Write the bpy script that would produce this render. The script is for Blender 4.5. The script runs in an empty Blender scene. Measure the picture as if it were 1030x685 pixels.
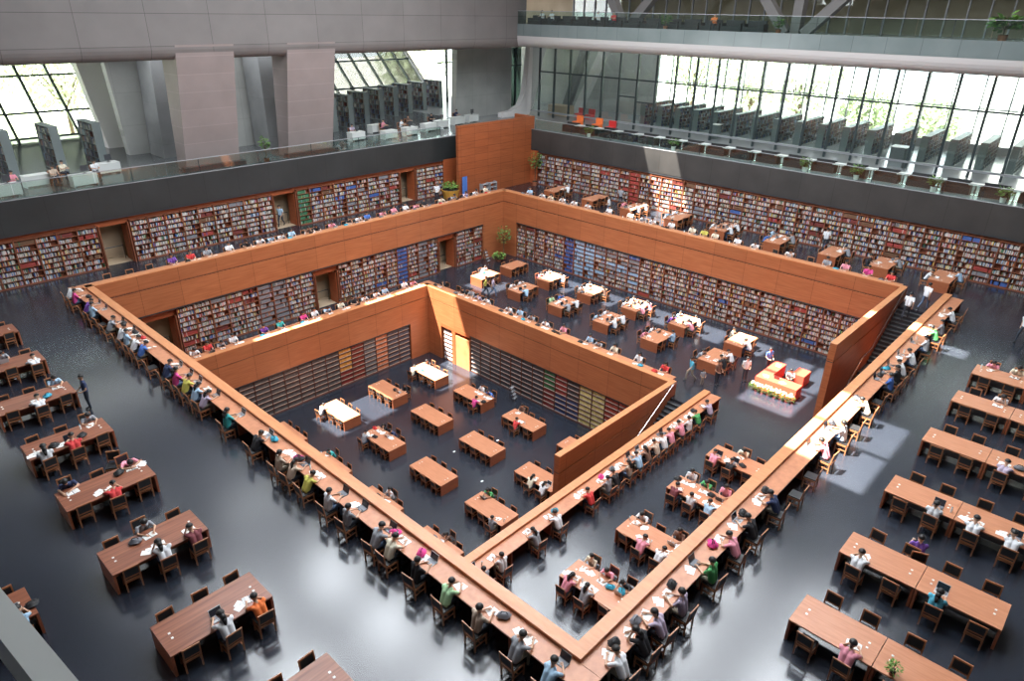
import bpy, bmesh, math, random
from mathutils import Vector, Matrix
random.seed(11)
rnd = random.Random(5)
C = bpy.context.scene.collection
SC = bpy.context.scene
PI = math.pi

# ------------------------------------------------------------------ materials
def new_mat(name):
    m = bpy.data.materials.new(name); m.use_nodes = True
    nt = m.node_tree; b = nt.nodes['Principled BSDF']
    return m, nt, b
def plain(name, col, rough=.6, metal=0, spec=.5):
    m, nt, b = new_mat(name)
    b.inputs['Base Color'].default_value = (*col, 1); b.inputs['Roughness'].default_value = rough
    b.inputs['Metallic'].default_value = metal; b.inputs['Specular IOR Level'].default_value = spec
    m.diffuse_color = (*col, 1)
    return m
def ramp(nt, src, stops):
    r = nt.nodes.new('ShaderNodeValToRGB'); e = r.color_ramp.elements
    while len(e) < len(stops): e.new(.5)
    for el, (p, c) in zip(e, stops): el.position = p; el.color = (*c, 1)
    nt.links.new(src, r.inputs[0]); return r.outputs[0]
def coords(nt, scale, kind='Object', rot=(0, 0, 0)):
    t = nt.nodes.new('ShaderNodeTexCoord'); mp = nt.nodes.new('ShaderNodeMapping')
    mp.inputs['Scale'].default_value = scale; mp.inputs['Rotation'].default_value = rot
    nt.links.new(t.outputs[kind], mp.inputs[0]); return mp.outputs[0]
def wood(name, c1, c2, rough=.35, scale=(1, 1, 12), panel=None, joint=(.02, .008, .004), bump=0.0):
    """grained veneer; panel=(axis, width, height) lays big boards with thin dark joints"""
    m, nt, b = new_mat(name)
    n = nt.nodes.new('ShaderNodeTexNoise'); n.inputs['Scale'].default_value = 1.6; n.inputs['Detail'].default_value = 6
    nt.links.new(coords(nt, scale), n.inputs['Vector'])
    col = ramp(nt, n.outputs['Fac'], [(.3, c1), (.7, c2)])
    if panel:
        ax, w, h = panel
        t = nt.nodes.new('ShaderNodeTexCoord'); s = nt.nodes.new('ShaderNodeSeparateXYZ'); cb = nt.nodes.new('ShaderNodeCombineXYZ')
        nt.links.new(t.outputs['Object'], s.inputs[0])
        nt.links.new(s.outputs['XYZ'.index(ax)], cb.inputs[0]); nt.links.new(s.outputs[2], cb.inputs[1])
        br = nt.nodes.new('ShaderNodeTexBrick'); br.offset = 0; br.inputs['Scale'].default_value = 1
        br.inputs['Brick Width'].default_value = w; br.inputs['Row Height'].default_value = h
        br.inputs['Mortar Size'].default_value = .012; br.inputs['Mortar Smooth'].default_value = .1
        br.inputs['Color1'].default_value = (.86, .86, .86, 1); br.inputs['Color2'].default_value = (1, 1, 1, 1)
        br.inputs['Mortar'].default_value = (.35, .3, .28, 1)
        nt.links.new(cb.outputs[0], br.inputs['Vector'])
        mx = nt.nodes.new('ShaderNodeMix'); mx.data_type = 'RGBA'; mx.blend_type = 'MULTIPLY'; mx.inputs[0].default_value = 1
        nt.links.new(col, mx.inputs[6]); nt.links.new(br.outputs['Color'], mx.inputs[7]); col = mx.outputs[2]
    nt.links.new(col, b.inputs['Base Color']); b.inputs['Roughness'].default_value = rough
    m.diffuse_color = (*c2, 1)
    return m
def stone_floor():
    m, nt, b = new_mat('dark_polished_stone')
    v = coords(nt, (1, 1, 1))
    n = nt.nodes.new('ShaderNodeTexNoise'); n.inputs['Scale'].default_value = .12; n.inputs['Detail'].default_value = 1
    nt.links.new(v, n.inputs['Vector'])
    col = ramp(nt, n.outputs['Fac'], [(.3, (.016, .020, .030)), (.7, (.026, .031, .043))])
    br = nt.nodes.new('ShaderNodeTexBrick'); br.offset = 0; br.inputs['Scale'].default_value = 1
    br.inputs['Brick Width'].default_value = .8; br.inputs['Row Height'].default_value = .8
    br.inputs['Mortar Size'].default_value = .006
    br.inputs['Color1'].default_value = (.94, .94, .94, 1); br.inputs['Color2'].default_value = (1.05, 1.05, 1.05, 1)
    br.inputs['Mortar'].default_value = (.8, .8, .8, 1)
    nt.links.new(v, br.inputs['Vector'])
    mx = nt.nodes.new('ShaderNodeMix'); mx.data_type = 'RGBA'; mx.blend_type = 'MULTIPLY'; mx.inputs[0].default_value = 1
    nt.links.new(col, mx.inputs[6]); nt.links.new(br.outputs['Color'], mx.inputs[7])
    nt.links.new(mx.outputs[2], b.inputs['Base Color'])
    n2 = nt.nodes.new('ShaderNodeTexNoise'); n2.inputs['Scale'].default_value = .25; n2.inputs['Detail'].default_value = 0
    nt.links.new(v, n2.inputs['Vector'])
    r2 = nt.nodes.new('ShaderNodeMapRange'); r2.inputs[3].default_value = .20; r2.inputs[4].default_value = .28
    nt.links.new(n2.outputs['Fac'], r2.inputs[0]); nt.links.new(r2.outputs[0], b.inputs['Roughness'])
    b.inputs['Specular IOR Level'].default_value = 1.0; b.inputs['Coat Weight'].default_value = .3; b.inputs['Coat Roughness'].default_value = .2
    return m
def concrete(name, c1, c2, rough=.7, brick=None, ax='X'):
    m, nt, b = new_mat(name)
    n = nt.nodes.new('ShaderNodeTexNoise'); n.inputs['Scale'].default_value = .5; n.inputs['Detail'].default_value = 8
    nt.links.new(coords(nt, (1, 1, 1)), n.inputs['Vector'])
    col = ramp(nt, n.outputs['Fac'], [(.3, c1), (.7, c2)])
    if brick:
        w, h, lum = brick
        t = nt.nodes.new('ShaderNodeTexCoord'); s = nt.nodes.new('ShaderNodeSeparateXYZ'); cb = nt.nodes.new('ShaderNodeCombineXYZ')
        nt.links.new(t.outputs['Object'], s.inputs[0])
        nt.links.new(s.outputs['XYZ'.index(ax)], cb.inputs[0]); nt.links.new(s.outputs[2], cb.inputs[1])
        br = nt.nodes.new('ShaderNodeTexBrick'); br.offset = 0; br.inputs['Scale'].default_value = 1
        br.inputs['Brick Width'].default_value = w; br.inputs['Row Height'].default_value = h
        br.inputs['Mortar Size'].default_value = .015
        br.inputs['Color1'].default_value = (.93, .93, .93, 1); br.inputs['Color2'].default_value = (1, 1, 1, 1)
        br.inputs['Mortar'].default_value = (lum, lum, lum, 1)
        nt.links.new(cb.outputs[0], br.inputs['Vector'])
        mx = nt.nodes.new('ShaderNodeMix'); mx.data_type = 'RGBA'; mx.blend_type = 'MULTIPLY'; mx.inputs[0].default_value = 1
        nt.links.new(col, mx.inputs[6]); nt.links.new(br.outputs['Color'], mx.inputs[7]); col = mx.outputs[2]
    nt.links.new(col, b.inputs['Base Color']); b.inputs['Roughness'].default_value = rough
    return m
def glass(name, tint, refl=.12, rough=.02):
    m = bpy.data.materials.new(name); m.use_nodes = True; nt = m.node_tree; nt.nodes.clear()
    o = nt.nodes.new('ShaderNodeOutputMaterial'); mix = nt.nodes.new('ShaderNodeMixShader')
    tr = nt.nodes.new('ShaderNodeBsdfTransparent'); tr.inputs[0].default_value = (*tint, 1)
    gl = nt.nodes.new('ShaderNodeBsdfGlossy'); gl.inputs['Roughness'].default_value = rough
    fr = nt.nodes.new('ShaderNodeFresnel'); fr.inputs[0].default_value = 1.35
    mp = nt.nodes.new('ShaderNodeMath'); mp.operation = 'MULTIPLY_ADD'; mp.inputs[1].default_value = .9; mp.inputs[2].default_value = refl * .3
    nt.links.new(fr.outputs[0], mp.inputs[0]); nt.links.new(mp.outputs[0], mix.inputs[0])
    nt.links.new(tr.outputs[0], mix.inputs[1]); nt.links.new(gl.outputs[0], mix.inputs[2]); nt.links.new(mix.outputs[0], o.inputs[0])
    return m

M = {}
M['floor'] = stone_floor()
W1c, W2c = (.32, .100, .038), (.44, .155, .064)
M['panel_x'] = wood('wood_panel_x', W1c, W2c, .38, (.5, .5, 9), ('X', 2.45, 30))
M['panel_y'] = wood('wood_panel_y', W1c, W2c, .38, (.5, .5, 9), ('Y', 2.45, 30))
M['panel_box'] = wood('wood_panel_box', (.30, .080, .028), (.40, .115, .042), .4, (.5, .5, 9), ('X', 1.7, .62))
M['cap'] = wood('wood_cap', (.50, .20, .085), (.60, .26, .115), .33, (6, 1, 1))
M['desk_top'] = wood('desk_top', (.46, .185, .095), (.56, .25, .14), .32, (1, 9, 1))
M['desk_top_stripe_dim'] = wood('desk_top_stripe_dim', (.16, .052, .030), (.33, .125, .070), .3, (.3, 7, 1))  # real streaks; overall tone darkened to carry the weaker light on this side
M['counter_top'] = wood('counter_top', (.42, .165, .085), (.54, .235, .125), .32, (3, 3, 1))
M['desk_side'] = wood('desk_side', (.30, .085, .035), (.37, .115, .05), .4, (2, 2, 8))
M['chair_wood'] = wood('chair_wood', (.30, .11, .045), (.42, .17, .075), .4, (4, 4, 4))
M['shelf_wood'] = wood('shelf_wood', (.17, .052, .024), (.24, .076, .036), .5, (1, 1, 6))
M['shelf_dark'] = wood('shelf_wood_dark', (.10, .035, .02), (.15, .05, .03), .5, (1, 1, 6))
M['header'] = wood('header_wood', (.33, .080, .028), (.42, .11, .04), .45, (1, 1, 6))
M['leather'] = plain('black_leather', (.018, .018, .020), .45)
M['dark_metal'] = plain('dark_metal', (.035, .045, .05), .4, .6)
M['steel'] = plain('steel', (.75, .72, .70), .25, 1)
M['grey_panel'] = plain('grey_panel', (.30, .31, .33), .5)
M['white_plastic'] = plain('white_plastic', (.85, .85, .82), .4)
M['band_x'] = concrete('slate_band_x', (.024, .028, .029), (.038, .042, .043), .4, (2.45, 30, .5), 'X')
M['band_y'] = concrete('slate_band_y', (.034, .034, .034), (.056, .054, .052), .4, (2.45, 30, .5), 'Y')
M['soffit'] = concrete('grey_cladding', (.150, .138, .134), (.178, .163, .158), .6, (4.05, 1.9, .35), 'X')
M['pier'] = concrete('pink_grey_stone', (.235, .195, .188), (.285, .235, .226), .65, (8, 1.15, 1.25), 'X')
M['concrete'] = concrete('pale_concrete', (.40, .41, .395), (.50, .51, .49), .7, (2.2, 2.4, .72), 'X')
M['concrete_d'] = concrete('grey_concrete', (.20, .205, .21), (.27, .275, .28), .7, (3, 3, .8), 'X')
M['white_wall'] = plain('white_render', (.72, .70, .69), .6)
M['beige'] = concrete('beige_stone', (.40, .30, .20), (.52, .40, .28), .6)
M['stair'] = plain('stair_stone', (.042, .045, .05), .35)
M['nosing'] = plain('stair_nosing', (.16, .17, .18), .3)
M['slab_panel'] = concrete('back_painted_glass', (.15, .185, .185), (.19, .225, .225), .18, (2.15, 30, .5), 'Y')
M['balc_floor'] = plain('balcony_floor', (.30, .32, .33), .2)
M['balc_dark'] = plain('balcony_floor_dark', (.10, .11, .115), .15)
M['fascia'] = plain('grey_white_fascia', (.46, .445, .44), .6)
M['stack'] = plain('grey_stack', (.20, .235, .235), .5)
M['stack_dark'] = plain('stack_inside', (.05, .045, .05), .6)
M['desk_white'] = plain('white_desk', (.62, .64, .62), .4)
M['glass'] = glass('clear_glass', (.93, .97, .96))
M['rail_glass'] = glass('rail_glass', (.82, .92, .89), .25)
M['frame'] = plain('window_frame', (.055, .075, .08), .4, .4)
M['leaf'] = plain('leaf_green', (.07, .15, .035), .5)
M['leaf2'] = plain('leaf_bright', (.16, .30, .06), .5)
M['bark'] = plain('bark', (.12, .08, .05), .8)
M['terracotta'] = plain('terracotta', (.30, .10, .05), .7)
M['gold_pot'] = plain('gold_cloth', (.62, .30, .05), .5)
M['soil'] = plain('soil', (.03, .02, .015), .9)
M['red_cloth'] = plain('red_cloth', (.75, .06, .03), .7)
M['flower'] = plain('cream_flower', (.85, .80, .50), .6)
M['paper'] = plain('paper', (.86, .86, .84), .7)
M['laptop'] = plain('laptop_shell', (.055, .058, .065), .35)
M['laptop_silver'] = plain('laptop_silver', (.50, .52, .55), .35)
M['screen'] = plain('laptop_screen', (.02, .025, .035), .2)
M['keys'] = plain('laptop_keys', (.20, .21, .24), .5)
M['bag_pink'] = plain('bag_pink', (.80, .06, .28), .6)
M['bag_black'] = plain('bag_black', (.02, .02, .022), .6)
M['bag_blue'] = plain('bag_blue', (.04, .35, .50), .6)
M['bag_red'] = plain('bag_red', (.60, .03, .03), .6)
M['bag_grey'] = plain('bag_grey', (.16, .16, .18), .6)
M['skin'] = plain('skin', (.56, .33, .22), .55)
M['hair'] = plain('black_hair', (.012, .010, .010), .5)
M['hair_b'] = plain('brown_hair', (.055, .028, .016), .5)
M['hair_y'] = plain('yellow_hat', (.62, .42, .08), .6)
M['shoe'] = plain('shoe', (.03, .03, .03), .5)
M['eye'] = plain('eye', (.01, .01, .01), .3)
M['lip'] = plain('lip', (.35, .10, .08), .5)
SH = {
    'white': (.76, .77, .80), 'grey': (.30, .31, .34), 'light blue': (.38, .55, .72), 'blue': (.07, .17, .50), 'navy': (.03, .045, .11),
    'black': (.018, .018, .022), 'red': (.65, .05, .05), 'pink': (.78, .30, .38), 'magenta': (.68, .07, .28), 'purple': (.16, .06, .32),
    'orange': (.85, .20, .05), 'green': (.08, .36, .12), 'pale green': (.42, .66, .38), 'teal': (.05, .42, .42), 'yellow': (.55, .50, .10),
    'cream': (.72, .66, .52), 'beige': (.55, .43, .34), 'lavender': (.48, .40, .52), 'maroon': (.20, .05, .06), 'brown': (.20, .11, .08), 'cyan': (.10, .45, .62)}
for k, c in SH.items(): M['shirt_' + k] = plain('shirt_' + k.replace(' ', '_'), c, .8)
M['pants_dark'] = plain('dark_trousers', (.03, .035, .05), .8)
M['pants_jean'] = plain('jeans', (.10, .15, .25), .8)
M['pants_khaki'] = plain('khaki_trousers', (.30, .26, .20), .8)
BOOKC = [('white', (.56, .53, .49)), ('cream', (.44, .36, .27)), ('red', (.34, .055, .045)), ('dark red', (.17, .035, .03)), ('blue', (.06, .12, .34)),
         ('grey', (.22, .22, .24)), ('black', (.025, .025, .03)), ('green', (.05, .16, .08)), ('light blue', (.28, .42, .58)), ('brown', (.16, .08, .045)),
         ('orange', (.60, .20, .05)), ('pink', (.60, .30, .32)), ('yellow', (.60, .45, .10)), ('navy', (.03, .05, .13))]
for k, c in BOOKC: M['book_' + k] = plain('book_' + k.replace(' ', '_'), c, .6)
def vcol_mat(name, rough=.6):
    m, nt, b = new_mat(name)
    a = nt.nodes.new('ShaderNodeVertexColor'); a.layer_name = 'Col'
    nt.links.new(a.outputs[0], b.inputs['Base Color']); b.inputs['Roughness'].default_value = rough
    return m
M['book_cover'] = vcol_mat('book_cloth')

# ------------------------------------------------------------------ mesh builder
class MB:
    def __init__(s): s.v = []; s.f = []; s.mi = []; s.mats = []; s.col = None; s.smooth = False
    def m(s, mat):
        if isinstance(mat, str): mat = M[mat]
        if mat not in s.mats: s.mats.append(mat)
        return s.mats.index(mat)
    def add(s, verts, faces, mat, col=None):
        n = len(s.v); s.v += [tuple(v) for v in verts]; k = s.m(mat)
        for f in faces: s.f.append(tuple(n + i for i in f)); s.mi.append(k)
        if col is not None:
            if s.col is None: s.col = []
            s.col += [col] * len(faces)
        return s
    def box(s, x0, x1, y0, y1, z0, z1, mat, col=None):
        if x0 > x1: x0, x1 = x1, x0
        if y0 > y1: y0, y1 = y1, y0
        v = [(x, y, z) for z in (z0, z1) for x, y in ((x0, y0), (x1, y0), (x1, y1), (x0, y1))]
        return s.add(v, [(3, 2, 1, 0), (4, 5, 6, 7), (0, 1, 5, 4), (1, 2, 6, 5), (2, 3, 7, 6), (3, 0, 4, 7)], mat, col)
    def hexa(s, v, mat):
        return s.add(v, [(3, 2, 1, 0), (4, 5, 6, 7), (0, 1, 5, 4), (1, 2, 6, 5), (2, 3, 7, 6), (3, 0, 4, 7)], mat)
    def bar(s, p, q, w, h, mat, up=(0, 0, 1)):
        p, q = Vector(p), Vector(q); d = (q - p).normalized(); u = Vector(up)
        if abs(d.dot(u)) > .98: u = Vector((1, 0, 0))
        a = d.cross(u).normalized() * (w / 2); b = a.cross(d).normalized() * (h / 2)
        return s.hexa([p - a - b, p + a - b, p + a + b, p - a + b, q - a - b, q + a - b, q + a + b, q - a + b], mat)
    def tube(s, p, q, r0, r1, mat, n=10, caps=True):
        p, q = Vector(p), Vector(q); d = (q - p).normalized(); u = Vector((0, 0, 1)) if abs(d.z) < .95 else Vector((1, 0, 0))
        a = d.cross(u).normalized(); b = a.cross(d); vs = []
        for c, r in ((p, r0), (q, r1)):
            for i in range(n): t = 2 * PI * i / n; vs.append(c + (a * math.cos(t) + b * math.sin(t)) * r)
        fs = [(i, (i + 1) % n, n + (i + 1) % n, n + i) for i in range(n)]
        if caps: fs += [tuple(range(n))[::-1], tuple(range(n, 2 * n))]
        return s.add(vs, fs, mat)
    def ball(s, c, rx, ry, rz, mat, nu=12, nv=8, t0=0, t1=PI):
        vs = []; c = Vector(c)
        for j in range(nv + 1):
            t = t0 + (t1 - t0) * j / nv
            for i in range(nu):
                a = 2 * PI * i / nu; vs.append((c.x + rx * math.sin(t) * math.cos(a), c.y + ry * math.sin(t) * math.sin(a), c.z + rz * math.cos(t)))
        fs = [(j * nu + i, (j + 1) * nu + i, (j + 1) * nu + (i + 1) % nu, j * nu + (i + 1) % nu) for j in range(nv) for i in range(nu)]
        return s.add(vs, fs, mat)
    def prism(s, poly, axis, a, b, mat):
        """poly: list of 2-D points in the plane across `axis`"""
        def P(u, v, w): return {'x': (w, u, v), 'y': (u, w, v), 'z': (u, v, w)}[axis]
        n = len(poly); vs = [P(u, v, a) for u, v in poly] + [P(u, v, b) for u, v in poly]
        fs = [tuple(range(n))[::-1], tuple(range(n, 2 * n))] + [(i, (i + 1) % n, n + (i + 1) % n, n + i) for i in range(n)]
        return s.add(vs, fs, mat)
    def mesh(s, name):
        me = bpy.data.meshes.new(name); me.from_pydata(s.v, [], s.f); me.update()
        for m in s.mats: me.materials.append(m)
        me.polygons.foreach_set('material_index', s.mi)
        if s.smooth: me.polygons.foreach_set('use_smooth', [True] * len(s.f))
        if s.col is not None:
            ca = me.color_attributes.new('Col', 'FLOAT_COLOR', 'CORNER'); data = []
            for p, c in zip(me.polygons, s.col): data += [c[0], c[1], c[2], 1.0] * p.loop_total
            ca.data.foreach_set('color', data)
        bm = bmesh.new(); bm.from_mesh(me); bmesh.ops.recalc_face_normals(bm, faces=bm.faces) if len(bm.faces) < 60000 else None
        bm.to_mesh(me); bm.free(); return me
    def build(s, name, parent=None, loc=(0, 0, 0), rz=0):
        return link(name, s.mesh(name), parent, loc, rz)
def link(name, me, parent=None, loc=(0, 0, 0), rz=0):
    o = bpy.data.objects.new(name, me); C.objects.link(o); o.location = loc; o.rotation_euler = (0, 0, rz)
    if parent is not None: o.parent = parent
    return o
LABELS = {}
def tag(o, label, cat, group=None):
    o['label'] = label; o['category'] = cat
    if group: o['group'] = group
    n = len(label.split())
    if not 4 <= n <= 16: print('LABELLEN', n, label)
    if label in LABELS: print('DUPLABEL', label)
    LABELS[label] = 1
    return o
def empty(name, loc=(0, 0, 0), rz=0):
    o = bpy.data.objects.new(name, None); C.objects.link(o); o.location = loc; o.rotation_euler = (0, 0, rz); o.empty_display_size = .2
    return o
def struct(mb, name, parent=None):
    o = mb.build(name, parent)
    if parent is None: o['kind'] = 'structure'
    return o
def copy_tree(o, loc, rz, parent=None):
    c = o.copy(); C.objects.link(c); c.parent = parent; c.location = loc; c.rotation_euler = (0, 0, rz)
    for ch in list(o.children):
        g = ch.copy(); C.objects.link(g); g.parent = c
        for k in list(ch.children):
            h = k.copy(); C.objects.link(h); h.parent = g
    return c
ONES = ['zeroth', 'first', 'second', 'third', 'fourth', 'fifth', 'sixth', 'seventh', 'eighth', 'ninth', 'tenth', 'eleventh', 'twelfth']
def nth(n):
    if n < 13: return ONES[n]
    return '%d%s' % (n, {1: 'st', 2: 'nd', 3: 'rd'}.get(n % 10, 'th') if n % 100 not in (11, 12, 13) else 'th')

# ------------------------------------------------------------------ camera
CP = Vector((-10.6077, -7.3542, 15.7967))
yw, pt, rl = (math.radians(a) for a in (42.9687, -25.6546, 1.01753))
fwd = Vector((math.cos(pt) * math.cos(yw), math.cos(pt) * math.sin(yw), math.sin(pt)))
rt = Vector((math.sin(yw), -math.cos(yw), 0)); up = rt.cross(fwd)
R_ = math.cos(rl) * rt + math.sin(rl) * up; U_ = -math.sin(rl) * rt + math.cos(rl) * up
cam = bpy.data.objects.new('camera', bpy.data.cameras.new('camera')); C.objects.link(cam)
cam.matrix_world = Matrix(((R_.x, U_.x, -fwd.x, CP.x), (R_.y, U_.y, -fwd.y, CP.y), (R_.z, U_.z, -fwd.z, CP.z), (0, 0, 0, 1)))
cam.data.sensor_width = 36; cam.data.lens = 693.99 / 1030 * 36; cam.data.clip_start = .05; cam.data.clip_end = 600
SC.camera = cam

# ------------------------------------------------------------------ levels
ZA, ZB, ZC, ZD = 0.0, -5.0, -10.0, 5.0
RX, LY = 34.39, 35.88            # upper pit
X1, X2, Y1, Y2 = 3.3, 22.21, 8.4, 32.56     # lower pit
XD, YD = 42.0, 41.66           # hall walls under the balcony band
XN, YN = -24.0, -20.0          # walls behind the camera

# floors
f = MB()
f.box(XN, 0, YN, YD + .4, -.3, ZA, 'floor'); f.box(0, XD + .4, YN, -.02, -.3, ZA, 'floor')
f.box(0, XD + .4, LY + .02, YD + .4, -.3, ZA, 'floor'); f.box(RX + .02, XD + .4, -.02, LY + .02, -.3, ZA, 'floor')
f.box(33.58, RX + .02, -.02, 2.31, -.3, ZA, 'floor'); struct(f, 'floor_upper')
f = MB(); e = .01
f.box(-.5, X1 - .1, -.5, LY + 2.2, -5.3, ZB, 'floor'); f.box(X1 - .1, RX + 1, -.5, Y1 - .01, -5.3, ZB, 'floor')
f.box(X1 - .1, RX + 1, Y2 + .1, LY + 2.2, -5.3, ZB, 'floor'); f.box(X2 + .1, RX + 1, Y1 - .01, Y2 + .1, -5.3, ZB, 'floor')
f.box(X2 - .12, X2 + .1, Y1 - .01, 10.06, -5.3, ZB, 'floor')
struct(f, 'floor_middle')
f = MB(); f.box(X1 - .5, X2 + .8, Y1 - .5, Y2 + .8, -10.3, ZC, 'floor'); struct(f, 'floor_lower')

# parapets: cap, upper board, dark groove, lower fascia
def parapet(name, axis, c0, c1, face, d, z0, zb, capz, thick=.4, end_wood=()):
    """axis 'x': runs along x from c0 to c1 with its pit face at y=face; d=+1 when the counter lies at larger coordinate"""
    mb = MB(); pm = 'panel_x' if axis == 'x' else 'panel_y'
    def bx(a0, a1, f0, f1, z_0, z_1, m):
        if axis == 'x': mb.box(a0, a1, face + d * f0, face + d * f1, z_0, z_1, m)
        else: mb.box(face + d * f0, face + d * f1, a0, a1, z_0, z_1, m)
    bx(c0, c1, .0, thick, capz - .05, capz, 'cap')
    bx(c0, c1, .0, thick, capz - .95, capz - .05, pm)
    bx(c0, c1, .04, thick, capz - 1.0, capz - .95, 'stair')
    bx(c0, c1, .0, thick, zb, capz - 1.0, pm)
    bx(c0, c1, .02, .06, zb - .1, zb, 'stair')
    if z0 is not None: bx(c0, c1, .0, thick, z0, zb, pm)
    for a0, a1 in end_wood: bx(a0, a1, .0, .3, z0 if z0 is not None else zb - 3.4, zb, pm)
    return struct(mb, name)
B0, B1 = -1.70, -6.85
def pit_side(nm, axis, c0, c1, face, d, zb, capz, ew): return parapet(nm, axis, c0, c1, face, d, None, zb, capz, .4, ew)
parapet('wall_far_left_upper', 'x', -.4, RX + .4, LY, 1, None, B0, .92)
parapet('wall_far_right_upper', 'y', 2.31, LY + .4, RX, 1, None, B0, .92)
parapet('wall_near_left_upper', 'y', -.34, LY + .4, .09, -1, ZB, B0, .92)
parapet('wall_near_right_upper', 'x', .09, 35.25, .06, -1, None, B0, .92)
mb = MB(); mb.box(.09, 34.3, -.34, .06, ZB, B0, 'panel_x'); struct(mb, 'wall_near_right_base')
# wooden piers at the corner of the upper pit and wooden returns
for nm, b in (('wall_corner_upper', (31.78, RX + .4, LY, LY + .4, ZB, B0, 'panel_x')), ('wall_corner_upper_return', (RX, RX + .4, 34.32, LY, ZB, B0, 'panel_y')), ('wall_corner_upper_left', (-.4, .47, LY, LY + .4, ZB, B0, 'panel_x')), ('wall_corner_upper_stair', (RX, RX + .4, 2.25, 2.97, ZB, B0, 'panel_y'))):
    mb = MB(); mb.box(*b); struct(mb, nm)
parapet('wall_far_left_lower', 'x', X1 - .4, X2 + .4, Y2, 1, None, B1, -4.08)
parapet('wall_far_right_lower', 'y', 10.4, Y2 + .4, X2, 1, None, B1, -4.08)
parapet('wall_near_left_lower', 'y', Y1 - .4, Y2 + .4, X1, -1, ZC, B1, -4.08)
parapet('wall_near_right_lower', 'x', X1, 22.9, Y1, -1, None, B1, -4.08)
mb = MB(); mb.box(X1, 22, Y1 - .4, Y1, ZC, B1, 'panel_x'); struct(mb, 'wall_near_right_lower_base')
for nm, b in (('wall_corner_lower', (20.38, X2 + .4, Y2, Y2 + .4, ZC, B1, 'panel_x')), ('wall_corner_lower_return', (X2, X2 + .4, 31.0, Y2, ZC, B1, 'panel_y')), ('wall_corner_lower_left', (X1 - .4, X1 + .47, Y2, Y2 + .4, ZC, B1, 'panel_x')), ('wall_corner_lower_stair', (X2, X2 + .4, 10.05, 10.57, ZC, B1, 'panel_y'))):
    mb = MB(); mb.box(*b); struct(mb, nm)

# stairs with their solid side walls
def stairs(tagname, xt, xb, ya, yb, ztop, wall_y, xw0, xw1, label_w, label_s, label_r):
    mb = MB(); n = 30; rise = 5.0 / n; run = (xt - xb - 1.2) / n; x = xt
    for i in range(n):
        z = ztop - rise * (i + 1)
        w = run + (1.2 if i == 14 else 0)
        mb.box(x - w, x, ya, yb, max(z - .9, ztop - 5.0), z, 'stair'); mb.box(x - w, x - w + .05, ya, yb, z, z + .012, 'nosing'); x -= w
    s = mb.build('staircase'); tag(s, label_s, 'stairs'); s['kind'] = 'structure'
    mb = MB(); z1 = ztop + .92
    mb.box(xw0, xw1, wall_y, wall_y + .34, z1 - .05, z1, 'cap'); mb.box(xw0, xw1, wall_y, wall_y + .34, z1 - 1.0, z1 - .05, 'panel_x')
    mb.box(xw0, xw1, wall_y + .03, wall_y + .31, z1 - 1.05, z1 - 1.0, 'stair'); mb.box(xw0, xw1, wall_y, wall_y + .34, ztop - 5, z1 - 1.05, 'panel_x')
    w = mb.build('wall_stair_' + tagname); w['kind'] = 'structure'
    mb = MB(); y = wall_y - .09; xm = xt - 15 * run
    pts = [(xt + .3, ztop + .95), (xt, ztop + .92), (xm, ztop + .92 - 2.5), (xm - 1.2, ztop + .92 - 2.5), (xb, ztop + .92 - 5)]
    for (a, b), (c, d) in zip(pts, pts[1:]):
        mb.tube((a, y, b), (c, y, d), .028, .028, 'steel', 8)
    r = mb.build('handrail'); tag(r, label_r, 'handrail')
    for a, b in pts: mb = MB(); mb.bar((a, y, b), (a, wall_y, b - .08), .02, .02, 'steel'); mb.build('bracket', r)
stairs('upper', 33.6, 24.2, 0.06, 1.96, ZA, 1.97, 23.3, 34.79, '', 'dark stone upper staircase going down beside the long parapet counter', 'pale steel handrail along the wooden wall of the upper staircase')
stairs('lower', 22.05, 12.5, 8.4, 10.06, ZB, 10.07, 11.7, 22.61, '', 'dark stone lower staircase going down into the bottom reading pit', 'pale steel handrail along the wooden wall of the lower staircase')

# walls of the hall behind the bookcases, doorways
def door_wall(name, y, x0, x1, z0, z1, doors, mat='header', depth=1.7):
    mb = MB(); xs = x0
    for a, b in doors:
        mb.box(xs, a, y, y + .12, z0, z1, mat); mb.box(a, b, y, y + .12, z0 + 2.65, z1, mat); xs = b
    mb.box(xs, x1, y, y + .12, z0, z1, mat); struct(mb, name)
    for i, (a, b) in enumerate(doors):
        mb = MB()
        mb.box(a - .1, b + 1.3, y + depth, y + depth + .1, z0, z0 + 2.8, 'beige'); mb.box(a - .1, a, y + .1, y + depth, z0, z0 + 2.8, 'beige')
        mb.box(b + 1.2, b + 1.3, y + .1, y + depth, z0, z0 + 2.8, 'beige'); mb.box(a - .1, b + 1.3, y + .1, y + depth, z0 + .005, z0 + .02, 'beige')
        mb.box(a - .1, b + 1.3, y + .1, y + depth + .1, z0 + 2.8, z0 + 2.85, 'beige')
        mb.box(a - .08, a, y - .32, y + .14, z0, z0 + 2.75, 'shelf_wood'); mb.box(b, b + .08, y - .32, y + .14, z0, z0 + 2.75, 'shelf_wood')
        mb.box(b - .04, b, y - .1, y + .9, z0, z0 + 2.5, 'header')
        o = mb.build('door_%d' % (len([k for k in bpy.data.objects if k.name.startswith('door_')]) + 1)); o['kind'] = 'structure'
        mb = MB()
        mb.tube((a + .1, y + .9, z0 + .95), (b - .2, y + .9, z0 + .95), .03, .03, 'dark_metal', 6); mb.tube((a + .1, y + .9, z0), (a + .1, y + .9, z0 + .95), .02, .02, 'dark_metal', 6)
        mb.tube((b - .2, y + .9, z0), (b - .2, y + .9, z0 + .95), .02, .02, 'dark_metal', 6); mb.build('handrail', o)
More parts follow.
